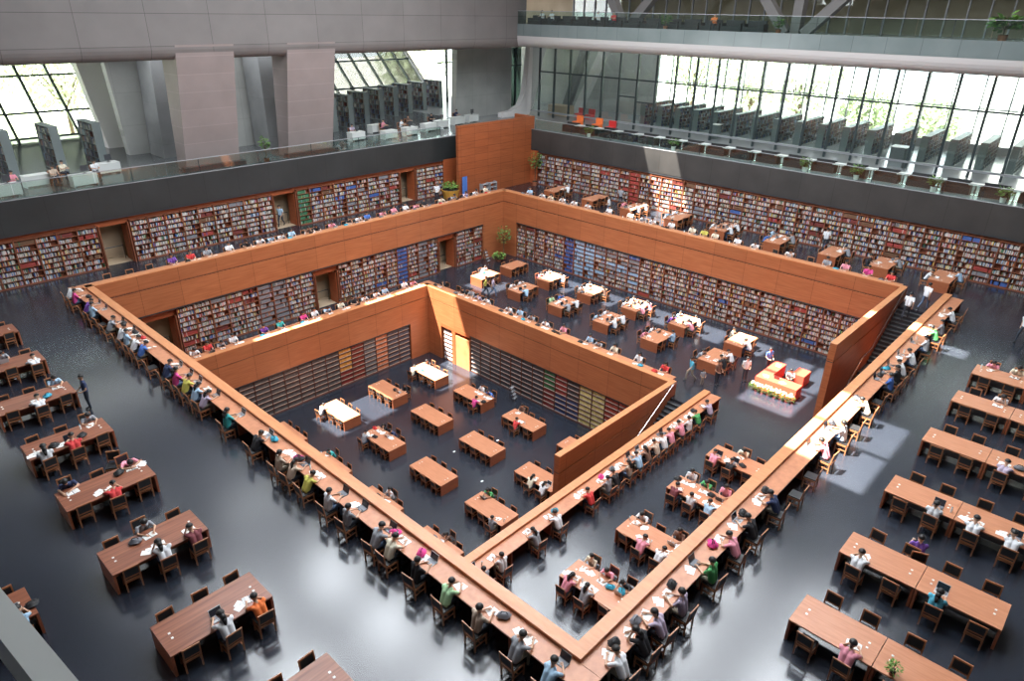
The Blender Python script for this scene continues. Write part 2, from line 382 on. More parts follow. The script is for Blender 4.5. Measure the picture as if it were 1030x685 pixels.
DA = [(2.6, 4.3), (14.8, 16.65), (26.95, 28.6)]; DB = [(2.4, 4.2), (14.5, 16.35), (26.6, 28.4)]
door_wall('wall_far_left', YD - .02, XN, XD, 0, 3.25, DA)
door_wall('wall_far_left_middle', LY + .42, 0.5, 31.75, -5, -1.45, DB)
mb = MB(); mb.box(XD, XD + .12, YN, YD, 0, 3.25, 'header'); struct(mb, 'wall_far_right')
mb = MB(); mb.box(RX + .42, RX + .5, 3.0, 34.3, -5, B0, 'header'); struct(mb, 'wall_far_right_middle')
mb = MB(); mb.box(X1, 20.4, Y2 + .42, Y2 + .5, -10, B1, 'header'); struct(mb, 'wall_far_left_pit')
mb = MB(); mb.box(X2 + .42, X2 + .5, 10.5, 31.0, -10, B1, 'header'); mb.box(X2 + .03, X2 + .42, 27.75, 29.35, -10, -7.4, 'cap'); mb.box(X2 + .0, X2 + .42, 29.35, 29.72, -10, -7.1, 'header')
mb.box(X2, X2 + .42, 27.7, 31.0, -7.1, B1, 'header'); struct(mb, 'wall_far_right_pit')
mb = MB(); mb.box(XN, XN + .2, YN, YD, 0, 24, 'concrete_d'); struct(mb, 'wall_near_left')
mb = MB(); mb.box(XN, 64, YN, YN + .2, 0, 24, 'concrete_d'); struct(mb, 'wall_near_right')
# wooden end returns of the bookcase walls on the upper floor, and the tall wooden corner core
mb = MB(); mb.box(31.98, XD - .25, YD - .32, YD - .05, 0, 3.2, 'header'); mb.box(XD - .3, XD, 38.35, 39.3, 0, 3.2, 'header'); struct(mb, 'wall_corner_return')
mb = MB(); mb.box(31.95, XD + .1, 39.25, 39.55, 0, 6.42, 'panel_box'); mb.box(XD - .2, XD + .1, 39.55, YD, 0, 6.42, 'panel_box'); core = struct(mb, 'wall_corner_core')
# slate bands under the balcony glass
mb = MB(); mb.box(XN, XD - .2, YD - .34, YD + .1, 3.25, 5.2, 'band_x'); mb.box(XN, XD - .2, YD - .36, YD - .3, 5.2, 5.24, 'grey_panel'); mb.box(XN, XD - .2, YD - .30, YD, 3.1, 3.25, 'stair'); struct(mb, 'wall_balcony_band_left')
mb = MB(); mb.box(XD - .3, XD + .12, YN, 39.3, 3.25, 5.2, 'band_y'); mb.box(XD - .32, XD - .26, YN, 39.3, 5.2, 5.24, 'grey_panel'); mb.box(XD - .28, XD, YN, 38.3, 3.1, 3.25, 'stair'); struct(mb, 'wall_balcony_band_right')
# balcony floors
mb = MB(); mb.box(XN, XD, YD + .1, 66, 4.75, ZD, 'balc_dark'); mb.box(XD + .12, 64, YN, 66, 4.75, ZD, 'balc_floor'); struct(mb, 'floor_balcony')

# ------------------------------------------------------------------ glass balustrades
def balustrade(p, q, z, h, n, label, mat='rail_glass', toprail='grey_panel', step=None):
    p, q = Vector((*p, z)), Vector((*q, z)); t = empty('glass_balustrade', p); d = (q - p)
    mb = MB(); L = d.length; u = d.normalized(); k = Vector((-u.y, u.x, 0)) * .008
    for i in range(n):
        a = u * (L * i / n + .02); b = u * (L * (i + 1) / n - .02); hh = Vector((0, 0, h))
        mb.hexa([a - k, b - k, b + k, a + k, a - k + hh, b - k + hh, b + k + hh, a + k + hh], mat)
    mb.build('glass_pane', t)
    mb = MB(); mb.bar((0, 0, h + .02), tuple(d + Vector((0, 0, h + .02))), .05, .04, toprail); mb.build('top_rail', t)
    for i in range(n + 1):
        if i % 2 == 0 and i < 30:
            mb = MB(); c = u * (L * i / n); mb.box(c.x - .02, c.x + .02, c.y - .02, c.y + .02, 0, h, 'dark_metal'); mb.build('post', t)
    return tag(t, label, 'balustrade')
balustrade((-8, YD - .1), (31.9, YD - .1), 5.24, .88, 18, 'long clear glass balustrade above the slate band under the sloping windows')
balustrade((XD, -6), (XD, 39), 5.24, .88, 20, 'long clear glass balustrade above the slate band before the shelf stacks')

# ------------------------------------------------------------------ left balcony: cladding, piers, tilted concrete, sloping facade
mb = MB()
r = .45; zc = 13.0
poly = [(YD, 17.3), (YD, 13.3)] + [(YD + .6 - .6 * math.cos(t), 13.3 - .85 * math.sin(t)) for t in [PI / 12 * k for k in range(1, 7)]] + [(YD + 1.2, 12.45)] + [(YD + 1.6, zc + .3), (YD + 1.6, 17.3)]
mb.prism(poly, 'x', XN, XD + 1.2, 'soffit'); struct(mb, 'wall_upper_cladding')
mb = MB(); mb.box(XN, XD + 1.2, YD + 1.6, 47, 17.1, 17.3, 'soffit'); mb.box(XN, XD + 1.2, 47, 47.2, 17.1, 24, 'concrete_d'); struct(mb, 'wall_unseen_setback')  # unseen upper wall, set back so the sun clears the cladding
mb = MB(); mb.box(XN, 56, YD + 1.2, 72, 13.2, 13.5, 'soffit'); struct(mb, 'ceiling_balcony_left')
for i, (a, b) in enumerate(((9.58, 13.55), (17.62, 21.68))):
    mb = MB(); mb.hexa([(a, 43.4, 5), (b, 43.4, 5), (b, 44.8, 5), (a, 44.8, 5), (a, YD - .02, 13.35), (b, YD - .02, 13.35), (b, 44, 13.35), (a, 44, 13.35)], 'pier')
    mb.box(a - .3, b + .3, 42.9, 43.5, 5, 5.3, 'stair'); struct(mb, 'wall_pier' + ('_near' if i == 0 else '_far'))
def slab(name, pts, y, th, mat):
    mb = MB(); mb.prism([(p[0], p[1]) for p in pts], 'y', y, y + th, mat); return struct(mb, name)
slab('wall_concrete_column', [(7.5, 13.3), (9.9, 13.3), (9.95, 5), (8.75, 5)], 56, 1.0, 'white_wall')
slab('wall_concrete_inclined', [(8.4, 13.3), (12.3, 13.3), (12.0, 5), (8.9, 5)], 52, .8, 'concrete')
slab('wall_concrete_dark', [(10.7, 13.3), (12.6, 13.3), (12.2, 5), (10.3, 5)], 49, 2.6, 'concrete_d')  # slab in the darker grey concrete
slab('wall_concrete_middle', [(14.5, 13.3), (20.2, 13.3), (20.2, 5), (14.5, 5)], 50, .8, 'concrete')
slab('wall_concrete_middle_dark', [(18.0, 13.3), (21.5, 13.3), (20.3, 5), (18.1, 5)], 47, 2.6, 'concrete_d')  # darker grey slab in front of the pale middle wall
slab('wall_concrete_corner', [(41.9, 13.3), (50.1, 13.3), (50.1, 5), (41.5, 5)], 50, .8, 'concrete')
# curved white corner column
ptsJ = [(53.6, 12.8), (50.6, 12.8), (50.2, 9.5), (49.7, 7.2), (49.0, 6.1), (47.8, 5.6), (46.2, 5.5), (46.2, 5.0), (50.6, 5.0), (51.3, 6.0), (52.0, 8.0), (52.8, 11.0)]
slab('wall_corner_column', ptsJ, 47.6, .7, 'white_wall')
# outward sloping curtain wall
y0, z0, y1_, z1_ = 63.0, 5.0, 71.5, 13.3
def sl(z): return y0 + (z - z0) * (y1_ - y0) / (z1_ - z0)
win = empty('window_1'); win['kind'] = 'structure'
mb = MB(); mb.hexa([(-16, y0, z0), (50, y0, z0), (50, y0 + .02, z0), (-16, y0 + .02, z0), (-16, y1_, z1_), (50, y1_, z1_), (50, y1_ + .02, z1_), (-16, y1_ + .02, z1_)], 'glass'); mb.build('pane', win)
for x in [11.2 - 2.35 * k for k in range(1, 12)] + [50.0 - 2.2 * k for k in range(1, 9)]:
    mb = MB(); mb.bar((x, y0, z0), (x, y1_, z1_), .2, .26, 'frame'); mb.build('mullion', win)
mb = MB(); mb.bar((49.9, y0, z0), (49.9, y1_, z1_), .4, .4, 'grey_panel'); mb.build('edge_frame', win); mb = MB(); mb.bar((11.2, y0 - .2, z0), (11.2, y1_ - .2, z1_), .3, .3, 'grey_panel'); mb.build('edge_frame', win)
for z in (5.3, 7.1, 9.85):
    mb = MB(); mb.bar((-16, sl(z), z), (50, sl(z), z), .22, .16, 'frame'); mb.build('transom', win)
# vertical glazing beside it
win = empty('window_2'); win['kind'] = 'structure'
mb = MB(); mb.box(49.5, 64, 62, 62.03, 5, 13.3, 'glass'); mb.build('pane', win)
for xx in (51, 54, 57, 60, 63):
    mb = MB(); mb.box(xx - .12, xx + .12, 61.9, 62.15, 5, 13.3, 'frame'); mb.build('mullion', win)
mb = MB(); mb.box(49.5, 64, 61.9, 62.15, 9.6, 9.75, 'frame'); mb.build('transom', win)

M['glass_dark'] = glass('tinted_glass', (.22, .30, .28), .3)
win = empty('window_6'); win['kind'] = 'structure'
mb = MB(); mb.box(50.2, 56, 54, 54.03, 5, 13.3, 'glass_dark'); mb.build('pane', win)
for xx in (50.3, 52.6, 55): mb = MB(); mb.box(xx - .12, xx + .12, 53.9, 54.1, 5, 13.3, 'frame'); mb.build('mullion', win)
mb = MB(); mb.box(50.2, 56, 53.92, 54.08, 9.6, 9.75, 'frame'); mb.build('transom', win)

# ------------------------------------------------------------------ right balcony: glass partition, outer facade, upper gallery slab
win = empty('window_3'); win['kind'] = 'structure'
mb = MB(); mb.box(50.5, 50.52, 0, 47.2, 5.6, 12.6, 'glass'); mb.build('pane', win)
mb = MB(); mb.box(50.35, 50.65, -6, 47.2, 5.45, 5.6, 'grey_panel'); mb.build('sill', win)
for i in range(25):
    y = 46.1 - 2.135 * i
    mb = MB(); mb.box(50.42, 50.6, y - .09, y + .09, 5, 12.6, 'frame'); mb.build('mullion', win)
for a, b in ((24.7, 46.1), (-6, 24.7)):
    mb = MB(); mb.box(50.44, 50.58, a, b, 9.62, 9.76, 'frame'); mb.build('transom', win)
mb = MB(); mb.box(50.4, 50.62, 33.2, 35.4, 8.0, 8.12, 'frame'); mb.box(50.4, 50.62, 31.2, 33.2, 7.6, 7.72, 'frame'); mb.build('door_head', win)
win = empty('window_4'); win['kind'] = 'structure'
mb = MB(); mb.box(63, 63.03, YN, 60, 5, 13, 'glass'); mb.build('pane', win)
for i in range(36):
    y = 59 - 2.2 * i
    mb = MB(); mb.box(62.9, 63.1, y - .05, y + .05, 5, 13, 'grey_panel'); mb.build('mullion', win)
mb = MB(); mb.box(62.9, 63.1, YN, 60, 8.6, 8.7, 'grey_panel'); mb.box(62.8, 63.1, YN, 60, 5, 5.7, 'grey_panel'); mb.build('transom', win)
mb = MB(); mb.box(XD + .6, 63, YN, 60, 12.6, 13.4, 'white_wall')
struct(mb, 'ceiling_balcony_right')
mb = MB(); n = 6
pp = [(XD, 13.52)] + [(XD + .75 * (1 - math.cos(t)), 13.4 - .85 * math.sin(t)) for t in [PI / 2 * k / n for k in range(n + 1)]] + [(XD + 1.2, 12.55), (XD + 1.2, 13.52)]
v = [(q[0], YN, q[1]) for q in pp] + [(q[0], 44.5, q[1]) for q in pp]; k = len(pp)
mb.add(v, [tuple(range(k))[::-1], tuple(range(k, 2 * k))] + [(i, (i + 1) % k, k + (i + 1) % k, k + i) for i in range(k)], 'fascia'); struct(mb, 'wall_gallery_fascia')
mb = MB(); mb.box(XD - .02, XD + .1, YN, 42.4, 13.52, 14.55, 'slab_panel'); struct(mb, 'wall_gallery_edge')
mb = MB(); mb.box(XD + .1, 56, YN, 60, 14.2, 14.45, 'balc_floor'); struct(mb, 'floor_gallery')
mb = MB(); mb.box(XD, 56, YN, 60, 18.6, 18.8, 'concrete_d'); mb.box(XD, XD + .3, YN, 44, 18.8, 24, 'concrete_d'); struct(mb, 'ceiling_gallery')
mb = MB(); mb.box(54, 54.2, YN, 60, 14.45, 18.6, 'beige'); mb.box(44, 54, 58, 58.2, 13.4, 18.6, 'concrete_d'); struct(mb, 'wall_gallery_back')
win = empty('window_5'); win['kind'] = 'structure'
mb = MB(); mb.box(52, 52.03, YN, 43, 14.45, 18.6, 'glass'); mb.build('pane', win)
for i in range(40):
    y = 43 - 1.4 * i
    mb = MB(); mb.box(51.9, 52.1, y - .05, y + .05, 14.45, 18.6, 'grey_panel'); mb.build('mullion', win)
balustrade((XD + .04, -12), (XD + .04, 43), 14.55, 1.1, 26, 'glass balustrade with steel rail along the highest gallery')
# diagonal structural members on the gallery
mb = MB()
for (ya, za, yb, zb) in ((34.4, 18.6, 32.0, 14.45), (27.6, 18.6, 31.4, 14.45), (20.4, 18.6, 17.0, 14.45), (11.4, 18.6, 15.6, 14.45), (16.2, 18.6, 16.2, 14.45)):
    mb.bar((45.5, ya, za), (45.5, yb, zb), .7, .8, 'soffit', (1, 0, 0))
struct(mb, 'wall_gallery_braces')

# diagonal column behind the partition
mb = MB(); mb.bar((56, 45.0, 5), (56, 41.0, 13), .8, .9, 'white_wall', (1, 0, 0)); mb.bar((57, 47.5, 5), (57, 44.5, 13), .8, .9, 'concrete_d', (1, 0, 0)); mb.box(60, 60.3, 37, 60, 5, 12.6, 'concrete'); struct(mb, 'wall_inner_braces')

# ------------------------------------------------------------------ shelving and books
def palette(r, dark=0):
    t = r.random()
    if t < .30: k = 0
    elif t < .42: k = 1
    else: k = r.choice([2, 3, 4, 4, 5, 5, 6, 6, 7, 8, 9, 9, 10, 11, 12, 13, 3, 5])
    return k
ALLBOOKS = []            # (distance, wall, bay, shelf, n, colour, x0,x1,y0,y1,z0,z1)
BW = 1.1
SHELF_MESH = {}
def shelf_mesh(H, rows, w, wm='shelf_wood', ut=.035):
    key = (H, rows, round(w, 3), wm)
    if key not in SHELF_MESH:
        mb = MB(); mb.box(-w / 2, w / 2, .27, .3, 0, H, wm)
        mb.box(-w / 2, -w / 2 + ut, 0, .3, 0, H, wm); mb.box(w / 2 - ut, w / 2, 0, .3, 0, H, wm)
        for i in range(rows + 1):
            z = .1 + (H - .14) * i / rows; mb.box(-w / 2, w / 2, .0, .3, z - .03 if i else 0, z, wm)
        SHELF_MESH[key] = mb.mesh('bookcase')
    return SHELF_MESH[key]
nbk = 0
def book_wall(axis, face, d, c0, c1, z0, H, rows, wallname, bayfrom, skip=(), reverse=False, books=True, r=None):
    """bookcases of one bay each from c0 to c1; front faces at `face`, depth to face+d*0.3"""
    n = max(1, round((c1 - c0) / BW)); w = (c1 - c0) / n; r = r or random.Random(int(c0 * 10) + rows)
    for i in range(n):
        cc = c0 + w * (i + .5)
        if any(a - .3 < cc < b + .3 for a, b in skip): continue
        if axis == 'x': o = link('bookcase', shelf_mesh(H, rows, w), None, (cc, face, z0), 0 if d > 0 else PI)
        else: o = link('bookcase', shelf_mesh(H, rows, w), None, (face, cc, z0), -PI / 2 if d > 0 else PI / 2)
        k = (n - i) if reverse else i + 1
        tag(o, '%s bay of wooden shelving %s, %s' % (nth(k), bayfrom, wallname), 'bookcase', 'bookcases on the ' + wallname)
        if not books: continue
        theme = r.random()
        tc = r.choice([3, 4, 2, 7, 8, 5, 5, 9]) if theme < .05 else None
        for s in range(rows):
            if axis == 'y' and wallname.startswith('middle'):
                if 25.4 < cc < 28.6: tc = [8, 4, 8][i % 3]
                elif 21.0 < cc <= 25.4 and r.random() < .7: tc = r.choice([5, 8, 5])
                else: tc = None
            zb = z0 + .1 + (H - .14) * s / rows; hh = (H - .14) / rows - .05
            p = cc - w / 2 + .045; e = cc + w / 2 - .045
            if r.random() < .25: e -= r.random() * .35
            rowc = tc if tc is not None else (r.choice([2, 4, 9, 3, 5]) if r.random() < .10 else None); q = 0
            while p < e - .03:
                t = r.uniform(.028, .06); q += 1
                if p + t > e: break
                h = hh * r.uniform(.58, .84) if rowc is None else hh * .80
                kcol = palette(r) if rowc is None or r.random() < .06 else rowc
                dd = r.uniform(.02, .06)
                if axis == 'x': b = (p, p + t - .004, face + d * dd, face + d * .25, zb, zb + h)
                else: b = (face + d * dd, face + d * .25, p, p + t - .004, zb, zb + h)
                dist = (Vector((b[0], b[2], b[4])) - CP).length
                ALLBOOKS.append([dist, wallname, k, s + 1, q, kcol, b]); p += t
                if r.random() < .04: p += r.uniform(.05, .2)
segA = [(-7.9, 2.45), (4.45, 14.65), (16.8, 26.8), (28.75, 31.95)]
for i, (a, b) in enumerate(segA): book_wall('x', YD - .34, 1, a, b, 0, 2.86, 8, 'upper wall with doorways', 'of the %s run' % nth(i + 1))
segB = [(.5, 2.25), (4.35, 14.35), (16.5, 26.45), (28.55, 31.75)]
for i, (a, b) in enumerate(segB): book_wall('x', LY + .1, 1, a, b, -5, 3.24, 9, 'middle wall with doorways', 'of the %s run' % nth(i + 1))
book_wall('y', XD - .32, 1, -8.7, 38.3, 0, 3.0, 8, 'upper wall behind solid desks', 'from the tree corner', reverse=True)
book_wall('y', RX + .1, 1, 3.0, 34.3, -5, 3.24, 9, 'middle wall behind paired desks', 'from the stair end')
# long bound sets on the lowest floor
SETS = MB()
def set_wall(axis, face, d, c0, c1, colf, wallname, frm):
    n = round((c1 - c0) / BW); w = (c1 - c0) / n; r = random.Random(int(c0 * 7))
    for i in range(n):
        cc = c0 + w * (i + .5)
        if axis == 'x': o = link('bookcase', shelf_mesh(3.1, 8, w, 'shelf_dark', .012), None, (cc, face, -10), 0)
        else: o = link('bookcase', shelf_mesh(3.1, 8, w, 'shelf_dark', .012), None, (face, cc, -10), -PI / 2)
        tag(o, '%s bay of wooden shelving %s, %s' % (nth(i + 1), frm, wallname), 'bookcase', 'bookcases on the ' + wallname)
        for s in range(8):
            zb = -10 + .1 + 2.96 * s / 8; c = colf(cc, s); p = cc - w / 2 + .04; e = cc + w / 2 - .04
            while p < e - .01:
                t = min(.12, e - p); j = r.uniform(.85, 1.15); cj = tuple(q * j for q in c)
                if axis == 'x': SETS.box(p, p + t - .006, face + d * .05, face + d * .25, zb, zb + .26, 'book_cover', cj); SETS.box(p, p + t - .004, face + d * .035, face + d * .05, zb + .0, zb + .05, 'book_cover', (.42, .36, .30))
                else: SETS.box(face + d * .05, face + d * .25, p, p + t - .006, zb, zb + .26, 'book_cover', cj); SETS.box(face + d * .035, face + d * .05, p, p + t - .004, zb + .0, zb + .05, 'book_cover', (.5, .46, .42))
                p += t
def cL(x, s):
    if 13.9 < x < 15.1: return (.60, .27, .06) if s > 2 else (.22, .03, .025)
    if 15.1 <= x < 16.1: return (.24, .045, .03)
    if 16.1 <= x < 17.1: return (.14, .14, .15)
    if 17.1 <= x < 18.2: return (.55, .20, .10)
    if x >= 18.2: return (.07, .075, .10)
    return (.085, .075, .075)
def cR(y, s):
    if y > 29.7: return (.80, .80, .84)  # white puts the sun's glare on this bay into the book colour
    if 19.3 < y < 20.5: return (.04, .16, .07) if s > 3 else (.22, .04, .04)
    if 18.2 < y <= 19.3: return (.30, .05, .045) if s > 3 else (.04, .06, .16)
    if 17.2 < y <= 18.2: return (.06, .06, .07) if s > 3 else (.05, .07, .16)
    if 15.1 < y <= 17.2: return (.58, .50, .20)
    if y <= 15.1: return (.32, .06, .04)
    return (.055, .06, .075)
set_wall('x', Y2 + .1, 1, X1 + .5, 20.35, cL, 'bottom wall holding orange sets', 'from the hidden end')
set_wall('y', X2 + .1, 1, 10.6, 27.7, cR, 'bottom wall holding yellow sets', 'from the stair end')
set_wall('y', X2 + .1, 1, 29.75, 30.85, cR, 'bottom wall beside the pit door', 'in the sunlit corner')
o = SETS.build('bound_volumes'); o['kind'] = 'stuff'; tag(o, 'long uniform sets of bound volumes filling the shelves of the bottom pit', 'books')
# the 300 largest books stand alone, the rest is one mass
def visible_book(b):
    x, y, z = b[6][0], b[6][2], b[6][4]
    if b[1] == 'middle wall behind paired desks': return 5.2 < y < 9.3 and z > -3.9
    if b[1] == 'middle wall with doorways': return 5.0 < x < 8.4 and z > -3.7
    return False
cand = [b for b in ALLBOOKS if visible_book(b)]; cand.sort(key=lambda b: b[0]); solo = cand[:300]; sid = set(id(b) for b in solo)
mass = MB()
for b in ALLBOOKS:
    if id(b) in sid: continue
    mass.box(*b[6], 'book_cover', BOOKC[b[5]][1])
o = mass.build('shelved_books'); o['kind'] = 'stuff'; tag(o, 'thousands of mixed coloured books filling the wooden wall shelves', 'books', 'books on the wall shelves')
ub = {}
for b in solo:
    if b[5] not in ub: mb = MB(); mb.box(0, 1, 0, 1, 0, 1, 'book_' + BOOKC[b[5]][0]); ub[b[5]] = mb.mesh('book')
    bb = b[6]; o = link('book', ub[b[5]], None, (min(bb[0], bb[1]), min(bb[2], bb[3]), bb[4])); o.scale = (abs(bb[1] - bb[0]), abs(bb[3] - bb[2]), bb[5] - bb[4])
    near = 'paired desks' if 'paired' in b[1] else 'middle doorways'
    tag(o, '%s book, %s along %s shelf up, %s bay, wall by %s' % (BOOKC[b[5]][0], nth(b[4]), nth(b[3]), nth(b[2]), near), 'book', 'books on the wall shelves')

# ------------------------------------------------------------------ people
def seg_dist(p, a, b, ra, rb):
    ab = b - a; t = max(0, min(1, (p - a).dot(ab) / max(ab.length_squared, 1e-9))); return (p - (a + ab * t)).length - (ra + (rb - ra) * t)
def capsule(bm, a, b, ra, rb):
    n = 12; d = (b - a); L = d.length; d = d.normalized() if L > 1e-6 else Vector((0, 0, 1)); u = Vector((0, 0, 1)) if abs(d.z) < .9 else Vector((1, 0, 0))
    s = d.cross(u).normalized(); t = s.cross(d); rings = []
    prof = [(-ra * math.cos(k), ra * math.sin(k)) for k in (.0, .5, 1.0, 1.4)] + [(L - rb * math.cos(k), rb * math.sin(k)) for k in (1.75, 2.2, 2.7, PI)]
    for h, r in prof:
        r = max(r, .0008); rings.append([bm.verts.new(a + d * h + (s * math.cos(2 * PI * i / n) + t * math.sin(2 * PI * i / n)) * r) for i in range(n)])
    for p, q in zip(rings, rings[1:]):
        for i in range(n): bm.faces.new((p[i], p[(i + 1) % n], q[(i + 1) % n], q[i]))
    bm.faces.new(rings[0][::-1]); bm.faces.new(rings[-1])
def body_mesh(name, J):
    """J: joints dict -> one continuous surface with slots skin, shirt, trousers, shoe, eye, lip"""
    V = {k: Vector(p) for k, p in J.items()}
    segs = []
    def S(a, b, ra, rb, m): segs.append((a, b, ra, rb, m))
    hipc, chest, neck, head = V['hip'], V['chest'], V['neck'], V['head']
    side = Vector((1, 0, 0))
    for s in (-1, 1):
        S(hipc + side * s * .07, chest + side * s * .085, .105, .11, 1)
        S(chest + side * s * .085, V['neck'] + side * s * .05 - Vector((0, 0, .06)), .105, .07, 1)
        sh = V['sh'].copy(); sh.x *= s; e = V['el' + 'LR'[s > 0]]; w = V['wr' + 'LR'[s > 0]]
        S(chest + side * s * .06, sh, .08, .068, 1); mid = sh.lerp(e, .62); S(sh, mid, .062, .052, 1); S(mid, e, .043, .038, 0); S(e, w, .038, .026, 0)
        h = V['ha' + 'LR'[s > 0]]; S(w, h, .028, .034, 0)
        k = V['kn' + 'LR'[s > 0]]; an = V['an' + 'LR'[s > 0]]; to = V['to' + 'LR'[s > 0]]
        S(hipc + side * s * .085, k, .092, .062, 2); S(k, an + Vector((0, 0, .05)), .058, .042, 2); S(an, to, .042, .036, 3)
    S(neck - Vector((0, 0, .02)), head - Vector((0, 0, .06)), .052, .05, 0)
    fd = V['face'].normalized(); upv = (Vector((0, 0, 1)) - fd * fd.z).normalized()
    S(head - upv * .02, head + upv * .03 - fd * .01, .088, .092, 0); S(head - upv * .045 + fd * .03, head - upv * .075 + fd * .045, .055, .04, 0)
    S(head + fd * .088 - upv * .005, head + fd * .108 - upv * .028, .012, .016, 0)
    for s in (-1, 1):
        ear = head + side * s * .092 - fd * .005; S(ear - upv * .02, ear + upv * .015, .014, .017, 0)
    bm = bmesh.new()
    for a, b, ra, rb, m in segs: capsule(bm, a, b, ra, rb)
    me = bpy.data.meshes.new(name + '_raw'); bm.to_mesh(me); bm.free()
    ob = bpy.data.objects.new('tmp', me); C.objects.link(ob)
    md = ob.modifiers.new('r', 'REMESH'); md.mode = 'VOXEL'; md.voxel_size = .017
    sm = ob.modifiers.new('s', 'SMOOTH'); sm.factor = .5; sm.iterations = 2
    dc = ob.modifiers.new('d', 'DECIMATE'); dc.ratio = .34
    dg = bpy.context.evaluated_depsgraph_get(); out = bpy.data.meshes.new_from_object(ob.evaluated_get(dg))
    bpy.data.objects.remove(ob); out.name = name
    out.materials.clear()
    for m in ('skin', 'shirt_white', 'pants_dark', 'shoe', 'eye', 'lip'): out.materials.append(M[m])
    for p in out.polygons:
        c = p.center; best = min(segs, key=lambda q: seg_dist(c, *q[:4])); p.material_index = best[4]; p.use_smooth = True
    # fingers, eyes and mouth
    mb = MB()
    vs = [tuple(v.co) for v in out.vertices]; mb.v = vs; mb.f = [tuple(p.vertices) for p in out.polygons]; mb.mi = [p.material_index for p in out.polygons]
    mb.mats = [M[m] for m in ('skin', 'shirt_white', 'pants_dark', 'shoe', 'eye', 'lip')]
    for s in 'LR':
        w, h = V['wr' + s], V['ha' + s]; d = (h - w).normalized(); lat = d.cross(Vector((0, 0, 1))).normalized() if abs(d.z) < .9 else Vector((0, 1, 0))
        down = -Vector((0, 0, 1)) if abs(d.z) < .9 else Vector((0, 1, 0))
        sg = -1 if s == 'L' else 1
        for i, ln in enumerate((.062, .075, .072, .055)):
            b = h + d * .012 + lat * (-.03 + .02 * i) * sg; m1 = b + d * ln * .6; tp = m1 + d * ln * .35 + down * ln * .3
            mb.tube(b, m1, .0092, .0085, M['skin'], 6); mb.tube(m1, tp, .0085, .0065, M['skin'], 6)
        b = w.lerp(h, .45) - lat * .024 * sg; mb.tube(b, b + d * .035 - lat * .028 * sg, .011, .010, M['skin'], 6); mb.tube(b + d * .035 - lat * .028 * sg, b + d * .065 - lat * .03 * sg, .010, .007, M['skin'], 6)
    for s in (-1, 1):
        c = head + fd * .086 + side * s * .033 + upv * .012; mb.ball(c, .011, .011, .008, M['eye'], 6, 4)
    c = head + fd * .088 - upv * .052; mb.ball(c, .024, .008, .007, M['lip'], 8, 4)
    mb.smooth = True
    res = mb.mesh(name); return res, V
def hair_mesh(name, V, kind, mat):
    head = V['head']; fd = V['face'].normalized(); upv = (Vector((0, 0, 1)) - fd * fd.z).normalized(); sd = fd.cross(upv)
    mb = MB(); nu, nv = 14, 9; vs = []
    for j in range(nv + 1):
        for i in range(nu):
            a = 2 * PI * i / nu; back = -math.cos(a)      # a=0 front
            tmax = 1.15 + (.95 if back > 0 else .35) * max(0, back) + (.28 * (1 - abs(back)))
            t = tmax * j / nv; r_ = .112
            v = head + upv * (.02 + r_ * math.cos(t)) + (fd * math.cos(a) * 1.02 + sd * math.sin(a)) * r_ * math.sin(t) * (1.0) - fd * .012
            vs.append(v)
    fs = [(j * nu + i, (j + 1) * nu + i, (j + 1) * nu + (i + 1) % nu, j * nu + (i + 1) % nu) for j in range(nv) for i in range(nu)]
    mb.add(vs, fs, mat)
    if kind == 'long':
        a = head - fd * .07 - upv * .02; mb.tube(a, a - fd * .03 - upv * .13, .075, .07, mat, 10); b = a - fd * .03 - upv * .13; mb.tube(b, b - Vector((0, .03, .18)), .07, .035, mat, 10)
    if kind == 'tail':
        a = head - fd * .10 + upv * .03; mb.ball(a, .035, .035, .035, mat, 8, 6); mb.tube(a, a - fd * .05 - Vector((0, 0, .12)), .03, .032, mat, 8); mb.tube(a - fd * .05 - Vector((0, 0, .12)), a - fd * .05 - Vector((0, 0, .24)), .032, .012, mat, 8)
    mb.smooth = True; return mb.mesh(name)
legs = dict(hip=(0, -.03, .52), knL=(-.12, .38, .50), knR=(.12, .40, .50), anL=(-.12, .34, .07), anR=(.13, .36, .07), toL=(-.13, .50, .04), toR=(.14, .52, .04))
